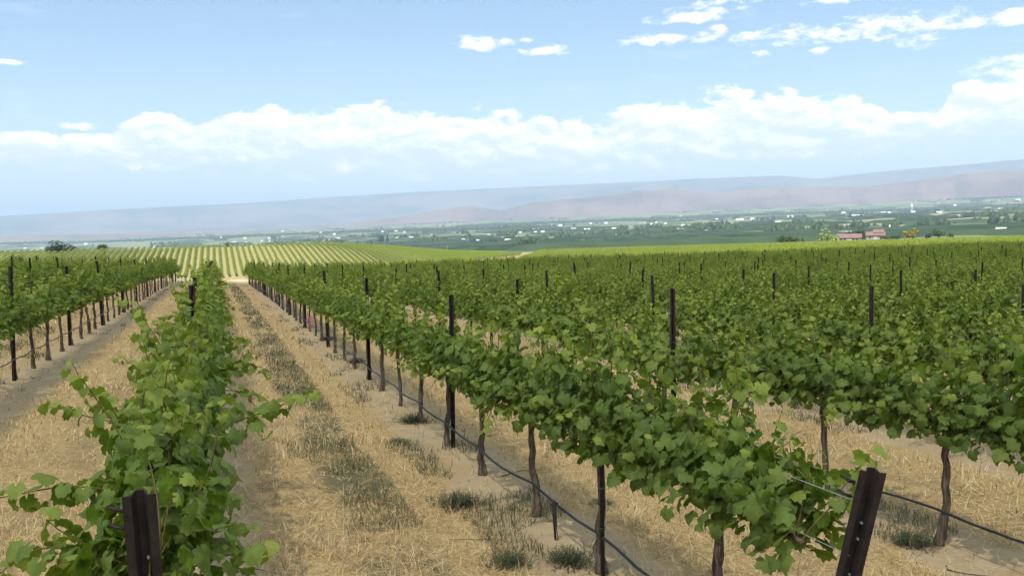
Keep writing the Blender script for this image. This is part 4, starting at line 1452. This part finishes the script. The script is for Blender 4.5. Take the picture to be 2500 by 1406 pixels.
ribbon('track', 'pale dirt track curving round an orchard', [(2165, 556), (2185, 548), (2215, 543), (2262, 541), (2330, 536), (2420, 528), (2495, 524)], 9)
ribbon('road', 'straight road running down into the valley', [(622, 604), (610, 596), (600, 590)], 12)
ribbon('road', 'farm road between orchards at the centre', [(1490, 577), (1512, 570), (1528, 562)], 9)

# orchards and tree belts too many to count
def valley_masses():
    rg = np.random.default_rng(77)
    M_ORCH = tree_leaf_material('orchard_foliage', (0.014, 0.03, 0.014), (0.05, 0.08, 0.034))
    # dense orchard blocks: low hedge-like rows
    Vs, Fs, Ts, off = [], [], [], 0
    for q in range(420):
        a = YAW+math.radians(rg.uniform(-34, 34)); r = math.exp(rg.uniform(math.log(640), math.log(7000)))
        cx, cy = r*math.sin(a), r*math.cos(a)
        w, d = rg.uniform(60, 200), rg.uniform(30, 110)
        th = 0.35+math.pi/2*int(rg.integers(0, 2)) + rg.normal(0, 0.05)
        nx, ny = max(6, int(w/12)), max(4, int(d/12))
        gx, gy = np.meshgrid(np.linspace(-w/2, w/2, nx), np.linspace(-d/2, d/2, ny), indexing='ij')
        X = cx+gx*math.cos(th)-gy*math.sin(th); Y = cy+gx*math.sin(th)+gy*math.cos(th)
        Z = H(X, Y)+3.6+rg.normal(0, 0.5, X.shape)
        edge = np.zeros(X.shape, bool); edge[0] = edge[-1] = True; edge[:, 0] = edge[:, -1] = True
        Z = np.where(edge, H(X, Y)-0.5, Z)
        V = np.stack([X, Y, Z], -1).reshape(-1, 3)
        i = np.arange(nx-1)[:, None]*ny; j = np.arange(ny-1)[None]
        F = np.stack([i+j, i+ny+j, i+ny+j+1, i+j+1], -1).reshape(-1, 4)
        Vs.append(V); Fs.append(F+off); off += len(V); Ts.append(np.clip(rg.uniform(0, 1)+rg.normal(0, 0.25, len(V)), 0, 1))
    tag(link('orchard_mass', mesh('orchard_mass', np.concatenate(Vs), np.ascontiguousarray(np.concatenate(Fs)), [M_ORCH], False, {'tint': np.concatenate(Ts)})),
        'dark green orchard blocks patching the valley', kind='stuff')
    # tree belts
    t0 = np.array([(0, 0, 1.0), (0.94, 0, 0.45), (0.29, 0.9, 0.5), (-0.76, 0.53, 0.42), (-0.76, -0.53, 0.5), (0.29, -0.9, 0.45), (0.76, 0.5, 0.02), (-0.3, 0.85, 0.0), (-0.9, 0, 0.02), (-0.3, -0.85, 0), (0.76, -0.5, 0)])
    tf = np.array([(0, 1, 2), (0, 2, 3), (0, 3, 4), (0, 4, 5), (0, 5, 1), (1, 6, 2), (2, 6, 7), (2, 7, 3), (3, 7, 8), (3, 8, 4), (4, 8, 9), (4, 9, 5), (5, 9, 10), (5, 10, 1), (1, 10, 6)])
    P_ = []
    def line_(ax, ay, bx, by, n, sp, hmin, hmax):
        for t in rg.uniform(0, 1, n):
            P_.append((ax+(bx-ax)*t+rg.normal(0, sp), ay+(by-ay)*t+rg.normal(0, sp), rg.uniform(hmin, hmax)))
    # river belt across the valley, at the row of dark trees
    for (c0, y0), (c1, y1), n in [((560, 580), (900, 566), 500), ((850, 566), (1300, 556), 1300), ((1150, 552), (1700, 533), 1200), ((1650, 533), (2100, 517), 900), ((2050, 520), (2500, 503), 1100),
                                  ((0, 596), (600, 578), 700), ((1900, 497), (2250, 487), 300), ((2200, 490), (2500, 482), 500), ((700, 556), (1100, 545), 220), ((100, 585), (500, 566), 300)]:
        A, _ = ground_hit(c0, y0, 620); B, _ = ground_hit(c1, y1, 620)
        line_(A[0], A[1], B[0], B[1], int(n*2.2), 0.013*np.hypot(A[0], A[1]), 6, 14)
    # farmyard clusters and hedgerows
    for q in range(190):
        a = YAW+math.radians(rg.uniform(-33, 33)); r = math.exp(rg.uniform(math.log(1100), math.log(7500)))
        cx, cy = r*math.sin(a), r*math.cos(a)
        th = rg.uniform(0, 6.28); L = rg.uniform(15, 130)
        line_(cx, cy, cx+L*math.cos(th), cy+L*math.sin(th), int(rg.integers(3, 18)), 9, 5, 13)
    P_ = np.array(P_)
    n = len(P_)
    ang = rg.uniform(0, 6.28, n); s = P_[:, 2]*rg.uniform(0.32, 0.6, n)
    c, sn = np.cos(ang)[:, None], np.sin(ang)[:, None]
    jit = 1+rg.normal(0, 0.18, (n, len(t0)))
    bx = (t0[None, :, 0]*c-t0[None, :, 1]*sn)*s[:, None]*jit; by = (t0[None, :, 0]*sn+t0[None, :, 1]*c)*s[:, None]*jit
    bz = t0[None, :, 2]*P_[:, 2:3]*jit
    V = np.stack([bx+P_[:, 0:1], by+P_[:, 1:2], bz+H(P_[:, 0], P_[:, 1])[:, None]-0.3], -1).reshape(-1, 3)
    F = (tf[None]+len(t0)*np.arange(n)[:, None, None]).reshape(-1, 3)
    tint = np.repeat(rg.uniform(0, 1, n), len(t0))
    tag(link('valley_treeline', mesh('valley_treeline', V, np.ascontiguousarray(F), [M_TREE['dark']], False, {'tint': tint})), 'dark belts of trees across the hazy valley floor', kind='stuff')
valley_masses()

# ----------------------------------------------------------------- the cloud whose shadow lies over the near rows
def build_cloud():
    import bmesh
    m, g = material('cloud_vapour')
    tr = g.node('ShaderNodeBsdfTranslucent', {'Color': (0.93, 0.94, 0.95)})
    df = g.node('ShaderNodeBsdfDiffuse', {'Color': (0.9, 0.9, 0.9)})
    tp = g.node('ShaderNodeBsdfTransparent', {'Color': (1, 1, 1)})
    a = g.node('ShaderNodeMixShader', {0: 0.2, 1: tr.outputs[0], 2: df.outputs[0]})
    b = g.node('ShaderNodeMixShader', {0: CLOUD_CLEAR, 1: a.outputs[0], 2: tp.outputs[0]})
    g.node('ShaderNodeOutputMaterial', {'Surface': b.outputs[0]})
    alt = 1150.0
    # the shadow falls on the near rows; its front edge lies about 150 m ahead of the camera
    ctr = np.array([60.0, -850.0, 0.0]) + SUN_DIR*(alt/SUN_DIR[2])
    bm = bmesh.new()
    bmesh.ops.create_icosphere(bm, subdivisions=5, radius=1.0)
    V = np.array([v.co[:] for v in bm.verts])
    n = fbm2(V[:, 0]*3+V[:, 2]*2, V[:, 1]*3, 91, 5, 1.3)
    V = V*(1+0.10*n)[:, None]
    V = V*np.array([1700, 1000, 110.0])
    V[:, 2] = np.where(V[:, 2] < 0, V[:, 2]*0.3, V[:, 2])
    for v, c in zip(bm.verts, V+ctr): v.co = c
    me = bpy.data.meshes.new('cloud'); bm.to_mesh(me); bm.free()
    me.materials.append(m)
    me.polygons.foreach_set('use_smooth', np.ones(len(me.polygons), dtype=bool))
    tag(link('cloud', me), 'thin white cloud overhead shading the near vine rows', kind='structure')
CLOUD_CLEAR = 0.38
build_cloud()

# ----------------------------------------------------------------- haze in the valley air
def build_haze():
    m, g = material('valley_haze')
    pv = g.node('ShaderNodeVolumePrincipled', {'Color': (0.49, 0.64, 0.80), 'Density': HAZE, 'Anisotropy': 0.0})
    g.node('ShaderNodeOutputMaterial', {'Volume': pv.outputs[0]})
    top = max(float(max(v.co.z for v in o.data.vertices)) for o in bpy.data.objects if o.name in ('far_hills', 'dry_hills'))+15
    o = link('haze', mesh('haze', *box(-62000, 62000, -62000, 62000, -900, top), [m]))
    tag(o, 'thin blue haze filling the valley air', kind='stuff')
HAZE = 1.0e-4
build_haze()
